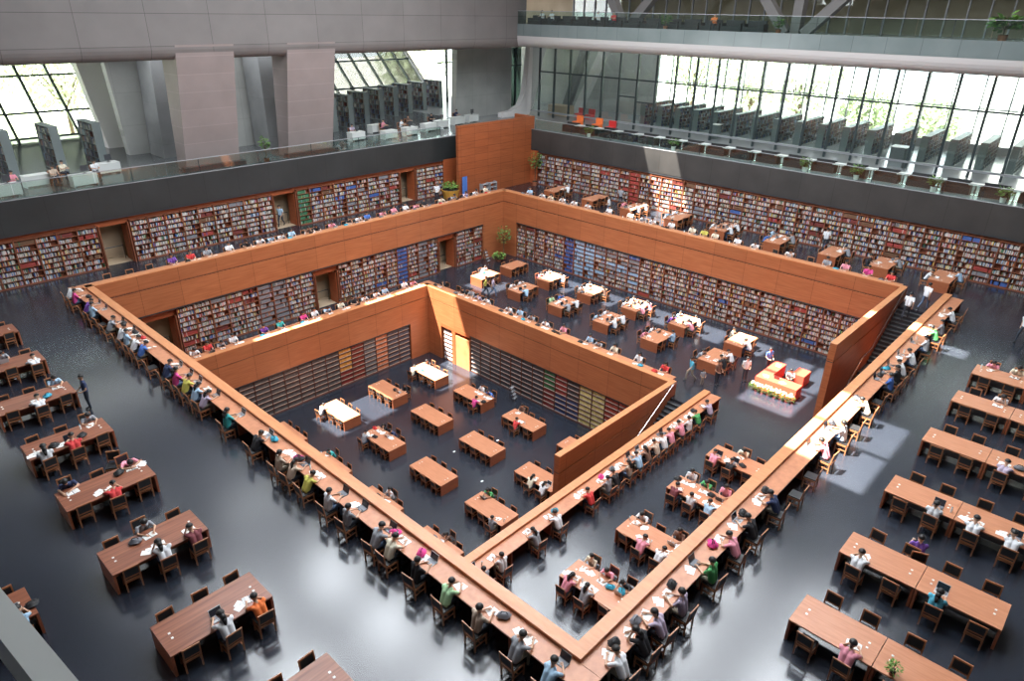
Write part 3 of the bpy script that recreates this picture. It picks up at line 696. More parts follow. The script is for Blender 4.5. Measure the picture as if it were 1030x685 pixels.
POSES = {
 'read': dict(legs, chest=(0, .10, .80), neck=(0, .19, .97), head=(0, .28, 1.10), face=(0, .75, -.65), sh=(.19, .15, .90), elL=(-.27, .32, .80), elR=(.27, .32, .80), wrL=(-.14, .52, .79), wrR=(.14, .52, .79), haL=(-.10, .59, .785), haR=(.10, .59, .785)),
 'write': dict(legs, chest=(.02, .12, .79), neck=(.03, .22, .95), head=(.05, .32, 1.07), face=(.1, .6, -.8), sh=(.19, .17, .88), elL=(-.30, .34, .80), elR=(.28, .30, .80), wrL=(-.06, .50, .79), wrR=(.20, .52, .80), haL=(.0, .54, .785), haR=(.17, .60, .79)),
 'up': dict(legs, chest=(0, .03, .84), neck=(0, .06, 1.03), head=(0, .09, 1.17), face=(0, .9, -.4), sh=(.19, .05, .95), elL=(-.24, .20, .76), elR=(.24, .20, .76), wrL=(-.12, .42, .79), wrR=(.12, .42, .79), haL=(-.09, .49, .785), haR=(.09, .49, .785)),
 'lean': dict(legs, chest=(0, .12, .80), neck=(-.02, .22, .96), head=(-.05, .30, 1.09), face=(0, .7, -.7), sh=(.19, .17, .90), elL=(-.22, .42, .79), elR=(.26, .34, .80), wrL=(-.15, .37, .99), wrR=(.06, .52, .79), haL=(-.135, .36, 1.06), haR=(.0, .56, .785)),
 'slump': dict(legs, chest=(0, .16, .76), neck=(0, .33, .86), head=(0, .46, .92), face=(0, .35, -.9), sh=(.19, .28, .84), elL=(-.30, .46, .79), elR=(.30, .46, .79), wrL=(-.05, .60, .79), wrR=(.05, .63, .79), haL=(.03, .61, .785), haR=(-.03, .65, .79)),
 'stand': dict(hip=(0, 0, .94), chest=(0, .0, 1.26), neck=(0, .0, 1.45), head=(0, .03, 1.60), face=(0, 1, -.2), sh=(.20, .0, 1.38), elL=(-.27, .0, 1.10), elR=(.27, .0, 1.10), wrL=(-.20, .18, .98), wrR=(.20, .18, .98), haL=(-.13, .25, .98), haR=(.13, .25, .98),
               knL=(-.10, .02, .50), knR=(.10, .02, .50), anL=(-.10, -.02, .08), anR=(.10, -.02, .08), toL=(-.12, .13, .04), toR=(.12, .13, .04)),
 'walk': dict(hip=(0, 0, .92), chest=(0, .03, 1.24), neck=(0, .05, 1.43), head=(0, .09, 1.58), face=(0, 1, -.2), sh=(.20, .04, 1.36), elL=(-.27, .14, 1.10), elR=(.27, -.14, 1.10), wrL=(-.24, .30, .95), wrR=(.26, -.12, .86), haL=(-.22, .36, .90), haR=(.25, -.08, .79),
              knL=(-.10, -.02, .50), knR=(.10, .22, .52), anL=(-.10, -.32, .16), anR=(.10, .26, .08), toL=(-.10, -.22, .04), toR=(.11, .41, .04)),
}
BODY = {}; HAIR = {}
for k, J in POSES.items():
    BODY[k], V = body_mesh('person_' + k, J)
    for h in ('short', 'long', 'tail'):
        HAIR[k, h] = hair_mesh('hair', V, h, M['hair'])
npeople = 0
def person(loc, rz, pose, shirt, hair, label, trousers=None, hairmat=None, sc=1.0):
    global npeople; npeople += 1
    o = link('person', BODY[pose], None, loc, rz); o.scale = (sc, sc, sc)
    for slot, mat in ((1, M['shirt_' + shirt]), (2, M['pants_' + (trousers or rnd.choice(['dark', 'dark', 'jean', 'khaki']))])):
        o.material_slots[slot].link = 'OBJECT'; o.material_slots[slot].material = mat
    h = link('hair', HAIR[pose, hair], o)
    if hairmat: h.material_slots[0].link = 'OBJECT'; h.material_slots[0].material = M[hairmat]
    tag(o, label, 'person', 'people reading in the hall'); return o

# ------------------------------------------------------------------ chairs
def chair_parts():
    P = []
    mb = MB(); mb.box(-.215, .215, -.20, .215, .43, .475, 'leather'); P.append(('cushion', mb.mesh('cushion'), 'seat_frame'))
    mb = MB(); mb.box(-.23, .23, .19, .23, .36, .43, 'chair_wood'); mb.box(-.23, .23, -.22, -.18, .36, .43, 'chair_wood'); mb.box(-.23, -.19, -.18, .19, .36, .43, 'chair_wood'); mb.box(.19, .23, -.18, .19, .36, .43, 'chair_wood')
    mb.box(-.22, -.195, -.18, .19, .16, .19, 'chair_wood'); mb.box(.195, .22, -.18, .19, .16, .19, 'chair_wood'); mb.box(-.2, .2, -.015, .015, .165, .19, 'chair_wood'); P.append(('seat_frame', mb.mesh('seat_frame')))
    mb = MB()
    for s in (-1, 1): mb.hexa([(s * .21 - .02, -.24, .43), (s * .21 + .02, -.24, .43), (s * .21 + .02, -.20, .43), (s * .21 - .02, -.20, .43), (s * .21 - .02, -.30, .90), (s * .21 + .02, -.30, .90), (s * .21 + .02, -.265, .90), (s * .21 - .02, -.265, .90)], 'chair_wood')
    mb.hexa([(-.19, -.295, .85), (.19, -.295, .85), (.19, -.265, .85), (-.19, -.265, .85), (-.19, -.30, .90), (.19, -.30, .90), (.19, -.27, .90), (-.19, -.27, .90)], 'chair_wood')
    mb.hexa([(-.19, -.26, .52), (.19, -.26, .52), (.19, -.235, .52), (-.19, -.235, .52), (-.19, -.265, .57), (.19, -.265, .57), (.19, -.24, .57), (-.19, -.24, .57)], 'chair_wood'); P.append(('back_frame', mb.mesh('back_frame')))
    mb = MB(); mb.hexa([(-.19, -.262, .57), (.19, -.262, .57), (.19, -.238, .57), (-.19, -.238, .57), (-.19, -.290, .85), (.19, -.290, .85), (.19, -.266, .85), (-.19, -.266, .85)], 'leather'); P.append(('back_panel', mb.mesh('back_panel'), 'back_frame'))
    for sx in (-1, 1):
        for sy in (-1, 1):
            mb = MB(); mb.box(sx * .21 - .02, sx * .21 + .02, sy * .205 - .02, sy * .205 + .02, 0, .43, 'chair_wood'); P.append(('leg', mb.mesh('leg')))
    return P
CP_ = chair_parts()
mbw = MB()
for nm, me in [q[:2] for q in CP_]:
    for p in me.polygons: mbw.add([me.vertices[i].co for i in p.vertices], [tuple(range(len(p.vertices)))], me.materials[p.material_index])
CHAIR_WHOLE = mbw.mesh('wooden_chair')
CH = []     # (x, y, z, rz, label)
def chair(x, y, z, rz, label, jitter=True):
    if jitter: rz += rnd.uniform(-.09, .09)
    CH.append((x, y, z, rz, label))

# ------------------------------------------------------------------ things on desks
def laptop_parts(shell):
    mb = MB(); mb.box(-.17, .17, -.12, .12, 0, .018, shell); mb.box(-.15, .15, -.03, .10, .018, .021, 'keys'); mb.box(-.05, .05, -.10, -.045, .018, .0205, 'keys')
    a = mb.mesh('keyboard_base'); mb = MB()
    mb.hexa([(-.17, .115, .018), (.17, .115, .018), (.17, .125, .018), (-.17, .125, .018), (-.17, .185, .235), (.17, .185, .235), (.17, .195, .235), (-.17, .195, .235)], shell)
    sc_ = mb.mesh('screen'); mb = MB()
    mb.hexa([(-.155, .1165, .035), (.155, .1165, .035), (.155, .118, .035), (-.155, .118, .035), (-.155, .179, .222), (.155, .179, .222), (.155, .181, .222), (-.155, .181, .222)], 'screen'); return a, sc_, mb.mesh('display')
LP = {s: laptop_parts(s) for s in ('laptop', 'laptop_silver')}
mb = MB()
for s in (-1, 1): mb.add([(0, -.13, .004), (s * .10, -.13, .022), (s * .19, -.13, .008), (s * .19, .13, .008), (s * .10, .13, .022), (0, .13, .004)], [(0, 1, 4, 5), (1, 2, 3, 4)], 'paper'); mb.box(min(0, s * .195), max(0, s * .195), -.135, .135, 0, .006, 'bag_grey')
for k in range(5):
    for s in (-1, 1): mb.box(s * .05 if s > 0 else -.16, .16 if s > 0 else -.05, -.09 + k * .045, -.086 + k * .045, .0225, .0228, 'bag_grey')
BOOK_OPEN = mb.mesh('open_book')
mb = MB(); mb.box(-.15, .15, -.105, .105, 0, .004, 'paper'); mb.add([(-.02, -.02, .006), (.20, .04, .006), (.15, .23, .006), (-.07, .17, .006)], [(0, 1, 2, 3)], 'paper'); mb.box(.02, .12, .05, .058, .007, .012, 'bag_black')
PAPERS = mb.mesh('loose_papers')
def bag_mesh(mat):
    bm = bmesh.new(); bmesh.ops.create_cube(bm, size=1); bmesh.ops.scale(bm, vec=(.36, .26, .13), verts=bm.verts); bmesh.ops.bevel(bm, geom=bm.edges[:], offset=.05, segments=3, affect='EDGES')
    for v in bm.verts: v.co.z += .065; v.co.x += .02 * math.sin(v.co.y * 20)
    me = bpy.data.meshes.new('bag'); bm.to_mesh(me); bm.free(); me.materials.append(M[mat]); 
    for p in me.polygons: p.use_smooth = True
    return me
BAGS = {k: bag_mesh('bag_' + k) for k in ('pink', 'black', 'blue', 'red', 'grey')}
mbh = MB(); mbh.tube((-.1, 0, .13), (-.06, 0, .19), .012, .012, 'bag_black', 6); mbh.tube((-.06, 0, .19), (.06, 0, .19), .012, .012, 'bag_black', 6); mbh.tube((.06, 0, .19), (.1, 0, .13), .012, .012, 'bag_black', 6); HANDLE = mbh.mesh('handle')
mb = MB(); mb.tube((0, 0, 0), (0, 0, .15), .033, .033, 'white_plastic', 10); mb.tube((0, 0, .15), (0, 0, .19), .033, .014, 'white_plastic', 10); BOTTLE = mb.mesh('bottle'); mb = MB(); mb.tube((0, 0, .19), (0, 0, .215), .017, .017, 'bag_blue', 8); BCAP = mb.mesh('cap')
PH = MB(); PH.box(-.03, .03, -.06, .06, 0, .012, 'bag_black'); PHONE = PH.mesh('phone')
COLN = {'bag_pink': 'pink'}
def put(kind, x, y, z, rz, label):
    if kind in ('laptop', 'laptop_silver'):
        o = empty('laptop', (x, y, z), rz); a, b, c = LP[kind]; link('keyboard_base', a, o); link('display', c, link('screen', b, o)); tag(o, label, 'laptop', 'laptops on the desks')
    elif kind == 'book': tag(link('open_book', BOOK_OPEN, None, (x, y, z), rz), label, 'book', 'open books on the desks')
    elif kind == 'papers': tag(link('loose_papers', PAPERS, None, (x, y, z), rz), label, 'papers', 'papers on the desks')
    elif kind == 'bottle': o = link('bottle', BOTTLE, None, (x, y, z), rz); link('cap', BCAP, o); tag(o, label, 'bottle', 'bottles on the desks')
    elif kind == 'phone': tag(link('phone', PHONE, None, (x, y, z), rz), label, 'phone')
    else:
        o = link('bag', BAGS[kind], None, (x, y, z), rz); link('handle', HANDLE, o); tag(o, label, 'bag', 'bags on the desks')
def loc2(x, y, rz, lx, ly): return x + math.cos(rz) * lx - math.sin(rz) * ly, y + math.sin(rz) * lx + math.cos(rz) * ly
def desk_items(x, y, z, rz, who, top=.752, rich=1.0, lap=.2):
    """things lying before a reader; `who` is the reader's short description"""
    t = rnd.random(); Z = z + top
    fx = lambda lx, ly: loc2(x, y, rz, lx, ly)
    if t < (.72 - lap) * rich: a = fx(rnd.uniform(-.04, .04), .60); put('book', a[0], a[1], Z, rz + rnd.uniform(-.2, .2), 'open white book before %s' % who)
    elif t < 1 - lap: a = fx(rnd.uniform(-.04, .04), .50); put('papers', a[0], a[1], Z, rz + rnd.uniform(-.4, .4), 'loose white papers before %s' % who)
    else:
        k = rnd.choice(['laptop', 'laptop_silver']); a = fx(0, .58); put(k, a[0], a[1], Z, rz, '%s open laptop before %s' % ('black' if k == 'laptop' else 'silver', who))
    t = rnd.random()
    if t < .34: a = fx(-.36, .52); put('papers', a[0], a[1], Z, rz + rnd.uniform(-.8, .8), 'spread papers beside %s' % who)
    t = rnd.random()
    if t < .26 * rich: k = rnd.choice(['black', 'black', 'black', 'grey', 'grey', 'black', 'blue', 'red']); a = fx(.42, .62); put(k, a[0], a[1], Z, rz + rnd.uniform(-.6, .6), '%s bag beside %s' % (k, who))
    elif t < .44 * rich: a = fx(.40, .58); put('bottle', a[0], a[1], Z, 0, 'white drink bottle beside %s' % who)

# ------------------------------------------------------------------ counters along the parapets
CN = {}
def counter(key, axis, c0, c1, edge, d, z, title, ends):
    """edge = free edge coordinate, ledge side at edge + d*0.65; readers sit at edge - d*0.22"""
    t = empty('reading_counter', (0, 0, 0)); mb = MB()
    def bx(mb, a0, a1, f0, f1, z0, z1, m):
        if axis == 'x': mb.box(a0, a1, edge + d * f0, edge + d * f1, z0, z1, m)
        else: mb.box(edge + d * f0, edge + d * f1, a0, a1, z0, z1, m)
    bx(mb, c0, c1, 0, .67, z + .735, z + .785, 'counter_top'); mb.build('worktop', t)
    mb = MB(); bx(mb, c0, c1, .60, .65, z, z + .735, 'desk_side'); mb.build('back_panel', t)
    n = int((c1 - c0) / 2.4)
    for i in range(n + 1):
        a = c0 + .03 + (c1 - c0 - .09) * i / n; mb = MB(); bx(mb, a, a + .05, .06, .6, z, z + .735, 'desk_side'); mb.build('leg', t)
    tag(t, title + ', long wooden worktop behind the parapet', 'counter')
    CN[key] = (axis, edge, d, z)
NAMES = {'LN': 'upper counter by dark floor', 'NR': 'upper counter by stairs', 'LF': 'upper counter by doorways', 'FR': 'upper counter by solid desks',
         'NR1': 'middle counter by stairs', 'LF1': 'middle counter by doorways', 'FR1': 'middle counter by paired desks'}
counter('LN', 'y', -1.0, 36.95, -.98, 1, ZA, NAMES['LN'], None)
counter('NR', 'x', -.3, 35.2, -.99, 1, ZA, NAMES['NR'], None)
counter('LF', 'x', -.3, 34.8, 36.95, -1, ZA, NAMES['LF'], None)
counter('FR', 'y', 2.4, 36.95, 35.46, -1, ZA, NAMES['FR'], None)
counter('NR1', 'x', 2.9, 22.95, 7.33, 1, ZB, NAMES['NR1'], None)
counter('LF1', 'x', 2.9, 22.6, 33.63, -1, ZB, NAMES['LF1'], None)
counter('FR1', 'y', 10.5, 33.63, 23.28, -1, ZB, NAMES['FR1'], None)
W = 'white'; G = 'grey'; LB = 'light blue'
PPL = {
 'LN': [(36.0, W, 's'), (35.0, 'magenta', 's'), (33.2, 'purple', 's'), (32.2, LB, 's'), (29.8, G, 's'), (28.3, W, 's'), (27.4, LB, 's'), (26.6, W, 's'), (25.7, 'blue', 's'), (22.8, 'navy', 's'), (21.7, 'magenta', 'l'), (20.8, 'yellow', 's'),
        (19.9, LB, 'l'), (19.1, 'lavender', 'l'), (16.9, 'teal', 'l'), (14.7, 'black', 's'), (12.9, 'beige', 't'), (12.1, 'beige', 'l'), (11.1, 'yellow', 't'), (9.7, W, 's'), (8.6, G, 's'), (7.1, G, 's'), (6.4, 'cream', 's'), (5.1, 'black', 's'), (3.8, 'pale green', 's'),
        (2.5, 'beige', 's'), (1.1, G, 's'), (0.0, LB, 's')],
 'NR': [(.35, W, 's'), (1.35, 'black', 'l'), (2.15, 'lavender', 't'), (3.2, 'lavender', 's'), (4.9, 'green', 's'), (6.4, 'pink', 's'), (7.6, 'black', 's'), (9.3, 'navy', 's'), (13.7, 'pink', 's'), (15.4, W, 's'), (18.2, 'cream', 's'),
        (21.2, 'blue', 's'), (22.1, 'black', 's'), (23.1, W, 's'), (24.6, W, 's'), (26.7, W, 's'), (28.5, 'green', 's'), (29.6, G, 's'), (31.9, W, 's')],
 'NR1': [(3.6, G, 's'), (4.6, W, 's'), (6.7, G, 'l'), (8.1, W, 's'), (10.4, 'red', 's'), (11.7, G, 's'), (12.4, 'black', 's'), (13.4, 'beige', 'l'), (14.3, LB, 's'), (15.1, 'brown', 'l'), (15.9, 'beige', 's'), (16.6, W, 's'), (17.3, 'pink', 's'), (18.3, 'pink', 's'), (19.0, W, 's'), (20.0, 'green', 's'), (21.3, 'lavender', 's')],
 'LF1': [(4.1, W, 's'), (5.0, 'red', 's'), (5.8, G, 's'), (6.7, W, 's'), (8.9, 'purple', 's'), (10.1, 'teal', 's'), (11.9, 'magenta', 'l'), (12.8, W, 's'), (13.8, LB, 's'), (15.0, 'cream', 's'), (16.1, 'black', 's'), (17.0, W, 's'), (18.1, W, 'l'), (19.0, LB, 's'), (20.9, W, 's'), (21.7, 'pink', 's')],
 'FR1': [(31.9, 'black', 's'), (29.5, 'black', 's'), (28.7, G, 's'), (27.8, 'lavender', 's'), (26.9, W, 's'), (24.6, W, 's'), (23.6, LB, 's'), (22.4, G, 's'), (21.0, W, 's'), (19.5, 'pink', 's'), (17.2, LB, 's'), (16.4, G, 's'), (15.2, 'cream', 'l'), (13.3, W, 'l'), (11.4, 'red', 'l')],
 'LF': [(5.1, 'purple', 's'), (6.3, 'red', 's'), (7.4, G, 's'), (8.9, W, 's'), (10.1, 'black', 's'), (11.1, W, 's'), (11.9, LB, 's'), (12.7, W, 's'), (13.6, LB, 's'), (14.8, 'brown', 's'), (15.6, 'black', 'l'), (16.9, 'pink', 's'), (18.3, 'black', 's'), (19.3, W, 's'), (20.2, 'blue', 's'), (21.6, 'pink', 's'), (22.8, 'pink', 'l'), (24.0, W, 's'), (25.0, 'pink', 's'), (26.0, 'black', 's'), (27.8, 'cream', 's'), (29.2, G, 's'), (30.6, 'lavender', 's'), (31.8, W, 's'), (33.2, 'cream', 's')],
 'FR': [(33.8, LB, 's'), (32.2, W, 's'), (31.2, 'cream', 'l'), (29.9, W, 's'), (28.6, W, 's'), (27.1, W, 's'), (25.0, W, 's'), (22.9, 'cream', 's'), (21.6, G, 's'), (20.7, W, 's'), (19.1, W, 's'), (17.3, 'cream', 's'), (16.3, 'yellow', 's'), (15.4, 'cream', 's'), (13.6, W, 's'), (12.2, W, 's'), (9.7, W, 's'), (7.2, G, 's'), (6.0, 'pink', 's'), (4.6, 'magenta', 's'), (3.2, 'red', 's')],
}
HN = {'s': 'short', 'l': 'long', 't': 'tail'}
ROT = {'LN': -PI / 2, 'NR': 0, 'LF': PI, 'FR': PI / 2, 'NR1': 0, 'LF1': PI, 'FR1': PI / 2}
FROM = {'LN': 'near corner', 'NR': 'near corner', 'LF': 'dark end', 'FR': 'stair end', 'NR1': 'near end', 'LF1': 'near end', 'FR1': 'stair end'}
EXT = {'LN': (-.6, 36.2), 'NR': (-.3, 34.4), 'LF': (.6, 34.0), 'FR': (3.2, 35.5), 'NR1': (3.3, 22.3), 'LF1': (3.3, 22.0), 'FR1': (11.2, 33.0)}
SPECIAL = {('LN', 12.1): 'pink', ('LN', 6.4): 'pink', ('FR1', 13.3): 'blue', ('NR', 6.4): 'pink', ('NR1', 12.4): 'pink'}
for key, lst in PPL.items():
    axis, edge, d, z = CN[key]; rz = ROT[key]; lst = sorted(lst); c0, c1 = EXT[key]; occ = []
    for i, (c, shirt, hr) in enumerate(lst):
        q = edge - d * .24; x, y = (c, q) if axis == 'x' else (q, c)
        far = key in ('LF', 'FR', 'LF1', 'FR1'); pose = rnd.choice(['up', 'up', 'lean', 'read'] if far else ['read', 'read', 'write', 'up', 'lean'])
        long_ = {'s': '', 'l': ' with long hair', 't': ' with tied hair'}[hr]
        who = '%s reader from %s, %s' % (nth(i + 1), FROM[key], NAMES[key])
        person((x, y, z + .03), rz + rnd.uniform(-.12, .12), pose, shirt, HN[hr], 'person in %s, %s' % (shirt, who), sc=rnd.uniform(1.04, 1.1) if far else rnd.uniform(.97, 1.05))
        desk_items(x, y, z, rz, who, .787, 1.0, .15 if far else .38)
        if (key, c) in SPECIAL:
            a = loc2(x, y, rz, -.45, .62); k = SPECIAL[key, c]; put(k, a[0], a[1], z + .787, rz + .4, 'bright %s bag near %s' % (k, who))
        occ.append(c)
    seats = [(c, True) for c in occ]; c = c0
    pts = [c0 - .5] + occ + [c1 + .5]
    for a, b in zip(pts, pts[1:]):
        n = int((b - a) / 1.18) - 1 if b - a > 1.5 else 0
        for k in range(n): seats.append((a + (b - a) * (k + 1) / (n + 1), False))
    seats.sort()
    for i, (c, o) in enumerate(seats):
        q = edge - d * (.30 if o else rnd.uniform(.2, .42)); x, y = (c, q) if axis == 'x' else (q, c)
        chair(x, y, z, rz, '%s wooden chair, %s from %s, %s' % ('occupied' if o else 'empty', nth(i + 1), FROM[key], NAMES[key]))

# ------------------------------------------------------------------ desks
def desk_parts(L, Wd, solid=True, top='desk_top'):
    P = []
    mb = MB(); mb.box(-L / 2, L / 2, -Wd / 2, Wd / 2, .705, .75, top); P.append(('top', mb.mesh('top')))
    for s in (-1, 1):
        mb = MB(); a = s * (L / 2 - .035); mb.box(a - .035, a + .035, -Wd / 2 + .005, Wd / 2 - .005, 0, .705, 'desk_side'); P.append(('end_panel', mb.mesh('end_panel')))
    mb = MB(); mb.box(-L / 2 + .07, L / 2 - .07, -.02, .02, .12, .70, 'desk_side' if solid else 'grey_panel'); P.append(('modesty_panel', mb.mesh('modesty_panel')))
    for s in (-1, 1):
        mb = MB()
        for k in (-1, 1): mb.box(s * (L / 2 - .28) - .03, s * (L / 2 - .28) + .03, k * .10 - .03, k * .10 + .03, .75, .762, 'white_plastic')
        P.append(('socket', mb.mesh('socket')))
    return P
DT = {}
def desk(kind, x, y, z, along, label, group):
    o = empty('reading_desk', (x, y, z), 0 if along == 'x' else PI / 2)
    for nm, me in DT[kind]: link(nm, me, o)
    tag(o, label, 'desk', group); return o
DT['C'] = desk_parts(2.9, 1.36); DT['B'] = desk_parts(2.2, 1.34); DT['N'] = desk_parts(2.75, 1.26); DT['L'] = desk_parts(2.84, 1.33, True, 'desk_top_stripe_dim'); DT['R'] = desk_parts(2.17, 1.26, False); DT['F'] = desk_parts(2.5, 1.25)
def seat_at(x, y, z, along, L, Wd, side, u, desklab, slotlab, who=None, pose=None, push=None, items=True, tr=None, hairmat=None):
    """u: position along the desk; side +1/-1 across it"""
    off = Wd / 2 + .24; chair_off = Wd / 2 + (.27 if who else (-.10 if push is None else push))
    if along == 'x': px, py, rz = x + u, y + side * off, (PI if side > 0 else 0); cx, cy = x + u, y + side * chair_off
    else: px, py, rz = x + side * off, y + u, (PI / 2 if side > 0 else -PI / 2); cx, cy = x + side * chair_off, y + u
    chair(cx, cy, z, rz, '%s wooden chair, %s, %s' % ('occupied' if who else 'empty', slotlab, desklab))
    if who:
        shirt, hr = who[0], who[1] if len(who) > 1 else 's'
        if pose is None: pose = rnd.choice(['read', 'write', 'read', 'up', 'lean'])
        d = '%s, %s' % (slotlab, desklab)
        person((px, py, z), rz + rnd.uniform(-.12, .12), pose, shirt, HN[hr], 'person in %s, %s' % (shirt, d), tr, hairmat, rnd.uniform(.97, 1.05))
        if items: desk_items(px, py, z, rz, 'reader, %s, %s' % (slotlab, desklab))
# lowest floor: grid of desks, three chairs on each long side
Cocc = {(1, 0): {(-1, 0): ('grey',), }, (2, 0): {(1, 2): ('black',)}, (3, 0): {(-1, 0): ('cream',), (1, 0): ('black',)}, (1, 1): {(-1, 0): ('grey',), (1, 0): ('black', 'l'), (1, 1): ('navy',)},
        (3, 1): {(-1, 2): ('magenta',), (1, 1): ('white',), (1, 2): ('blue',)}, (3, 2): {(-1, 1): ('red',), (1, 0): ('brown',)}, (1, 3): {(1, 0): ('green', 'l'), (-1, 2): ('grey',)},
        (2, 3): {(-1, 1): ('cream', 'l'), (-1, 2): ('white', 'l')}, (0, 3): {(1, 1): ('brown', 'l')}, (0, 2): {(1, 1): ('white', 'l')}, (0, 1): {(1, 0): ('teal',)}}
cxs = [7.0, 11.08, 15.15, 19.1]; cys = [28.9, 24.0, 19.1, 14.2]
colname = ['hidden', 'first', 'second', 'third']
for i, x in enumerate(cxs):
    for j, y in enumerate(cys):
        if (i, j) == (3, 3): pass
        dl = 'bottom desk %s column %s row' % (colname[i], nth(j + 1))
        desk('C', x, y, ZC, 'y', 'wooden desk with solid ends, bottom floor, %s column, %s row from back' % (colname[i], nth(j + 1)), 'desks on the bottom floor')
        for side in (-1, 1):
            if i == 0 and side < 0: continue
            for k in range(3):
                sl_ = '%s seat %s side' % (['back', 'middle', 'front'][k], 'shelf' if side > 0 else 'counter')
                seat_at(x, y, ZC, 'y', 2.9, 1.36, side, .92 - .92 * k, dl, sl_, Cocc.get((i, j), {}).get((side, k)))
# middle floor: paired desks
Bocc = {(0, 0): {(1, 1): ('white',)}, (1, 0): {}, (0, 1): {(1, 0): ('white',), (1, 1): ('white',), (-1, 0): ('light blue',)}, (1, 1): {(1, 0): ('pink', 'l'), (1, 1): ('white',), (-1, 1): ('white',)},
        (0, 2): {(1, 0): ('pale green',), (1, 1): ('blue',), (-1, 0): ('grey',), (-1, 1): ('white',)}, (1, 2): {(1, 0): ('white',), (1, 1): ('white',), (-1, 1): ('brown', 'l')},
        (0, 3): {(1, 0): ('light blue',), (1, 1): ('white',), (-1, 0): ('white',), (-1, 1): ('white',)}, (1, 3): {(1, 0): ('white',), (1, 1): ('white',), (-1, 0): ('pink',), (-1, 1): ('pink', 'l')},
        (0, 4): {(1, 0): ('pink', 'l'), (1, 1): ('white',), (-1, 1): ('light blue',)}, (1, 4): {(1, 0): ('purple',), (1, 1): ('light blue',), (-1, 0): ('pink', 'l'), (-1, 1): ('white',)},
        (0, 5): {(1, 0): ('grey', 'l'), (-1, 0): ('black',), (-1, 1): ('white',)}, (1, 5): {(1, 1): ('cream',), (-1, 0): ('white',)}}
for i, x in enumerate((27.62, 31.12)):
    for j, y in enumerate((31.4, 27.15, 22.9, 18.67, 14.57, 10.22)):
        dl = '%s paired desk, %s row from corner' % (('pit-side', 'shelf-side')[i], nth(j + 1))
        desk('B', x, y, ZB, 'x', dl + ', short wooden box desk on the middle floor', 'paired desks on the middle floor')
        for side in (1, -1):
            for k in range(2):
                sl_ = '%s %s seat' % (['pit-end', 'shelf-end'][k], 'far' if side > 0 else 'near')
                seat_at(x, y, ZB, 'x', 2.2, 1.34, side, -.5 + 1.0 * k, dl, sl_, Bocc.get((i, j), {}).get((side, k)))
# middle floor: row of desks between the two near counters
Nocc = {0: {(-1, 0): ('pink',), (-1, 1): ('black',), (1, 1): ('cream',)}, 1: {(-1, 0): ('maroon',), (-1, 1): ('white',), (-1, 2): ('light blue',), (1, 0): ('white',), (1, 1): ('green',), (1, 2): ('pink',)},
        2: {(-1, 1): ('pink',), (-1, 2): ('white',), (1, 0): ('white',), (1, 2): ('brown', 'l')}, 3: {(-1, 0): ('pink', 'l'), (-1, 1): ('grey', 'l'), (1, 0): ('cream',), (1, 1): ('pink',), (1, 2): ('black',)}, 4: {(1, 1): ('grey',)}}
for j, x in enumerate((17.85, 14.2, 10.15, 6.38, 2.35)):
    y = 3.75; dl = 'near middle desk, %s from stairs' % nth(j + 1)
    desk('N', x, y, ZB, 'y', 'wooden desk between the two slanting counters, %s from the stairs' % nth(j + 1), 'desks between the counters')
    for side in (-1, 1):
        if j == 4 and side < 0: continue
        for k in range(3):
            sl_ = '%s seat %s side' % (['inner', 'middle', 'parapet'][k], 'stair' if side > 0 else 'corner')
            seat_at(x, y, ZB, 'y', 2.75, 1.26, side, .88 - .88 * k, dl, sl_, Nocc[j].get((side, k)))
# upper floor, left: free-standing desks
Locc = {3.92: {}, 7.97: {(-1, 1): ('white', 'l'), (-1, 2): ('orange', 's')}, 11.97: {(1, 1): ('grey',), (-1, 1): ('white', 'l'), (-1, 2): ('maroon',)}, 16.0: {(1, 0): ('navy',), (1, 2): ('pink',), (-1, 1): ('red', 't')},
        20.02: {(1, 2): ('grey',), (-1, 0): ('white', 'l'), (-1, 1): ('red',)}, 24.28: {(1, 2): ('light blue',), (-1, 1): ('white',)}, 28.55: {(-1, 2): ('white',), (1, 1): ('grey',)}, 32.9: {(-1, 1): ('pink',), (1, 1): ('white',)}}
ys = sorted(Locc)
for j, y in enumerate(ys):
    for i, x in enumerate((-6.02, -10.75)):
        if i == 1 and y not in (7.97, 11.97): continue
        dl = '%s dark-floor desk, %s row' % ('inner' if i == 0 else 'outer', nth(j + 1))
        desk('L', x, y, ZA, 'x', dl + ' from the near end, brown grained wood', 'desks on the open dark floor')
        for side in (1, -1):
            for k in range(3):
                if i == 1 and k < 2: continue
                if y == 3.92 and side < 0: continue
                who = Locc[y].get((side, k)) if i == 0 else (('light blue',) if (side, k) == (-1, 2) and y == 11.97 else None)
                sl_ = '%s seat %s side' % (['wall-end', 'middle', 'pit-end'][k], 'far' if side > 0 else 'near')
                seat_at(x, y, ZA, 'x', 2.84, 1.33, side, -.95 + .95 * k, dl, sl_, who, 'slump' if who == ('pink',) and y == 16.0 else None)
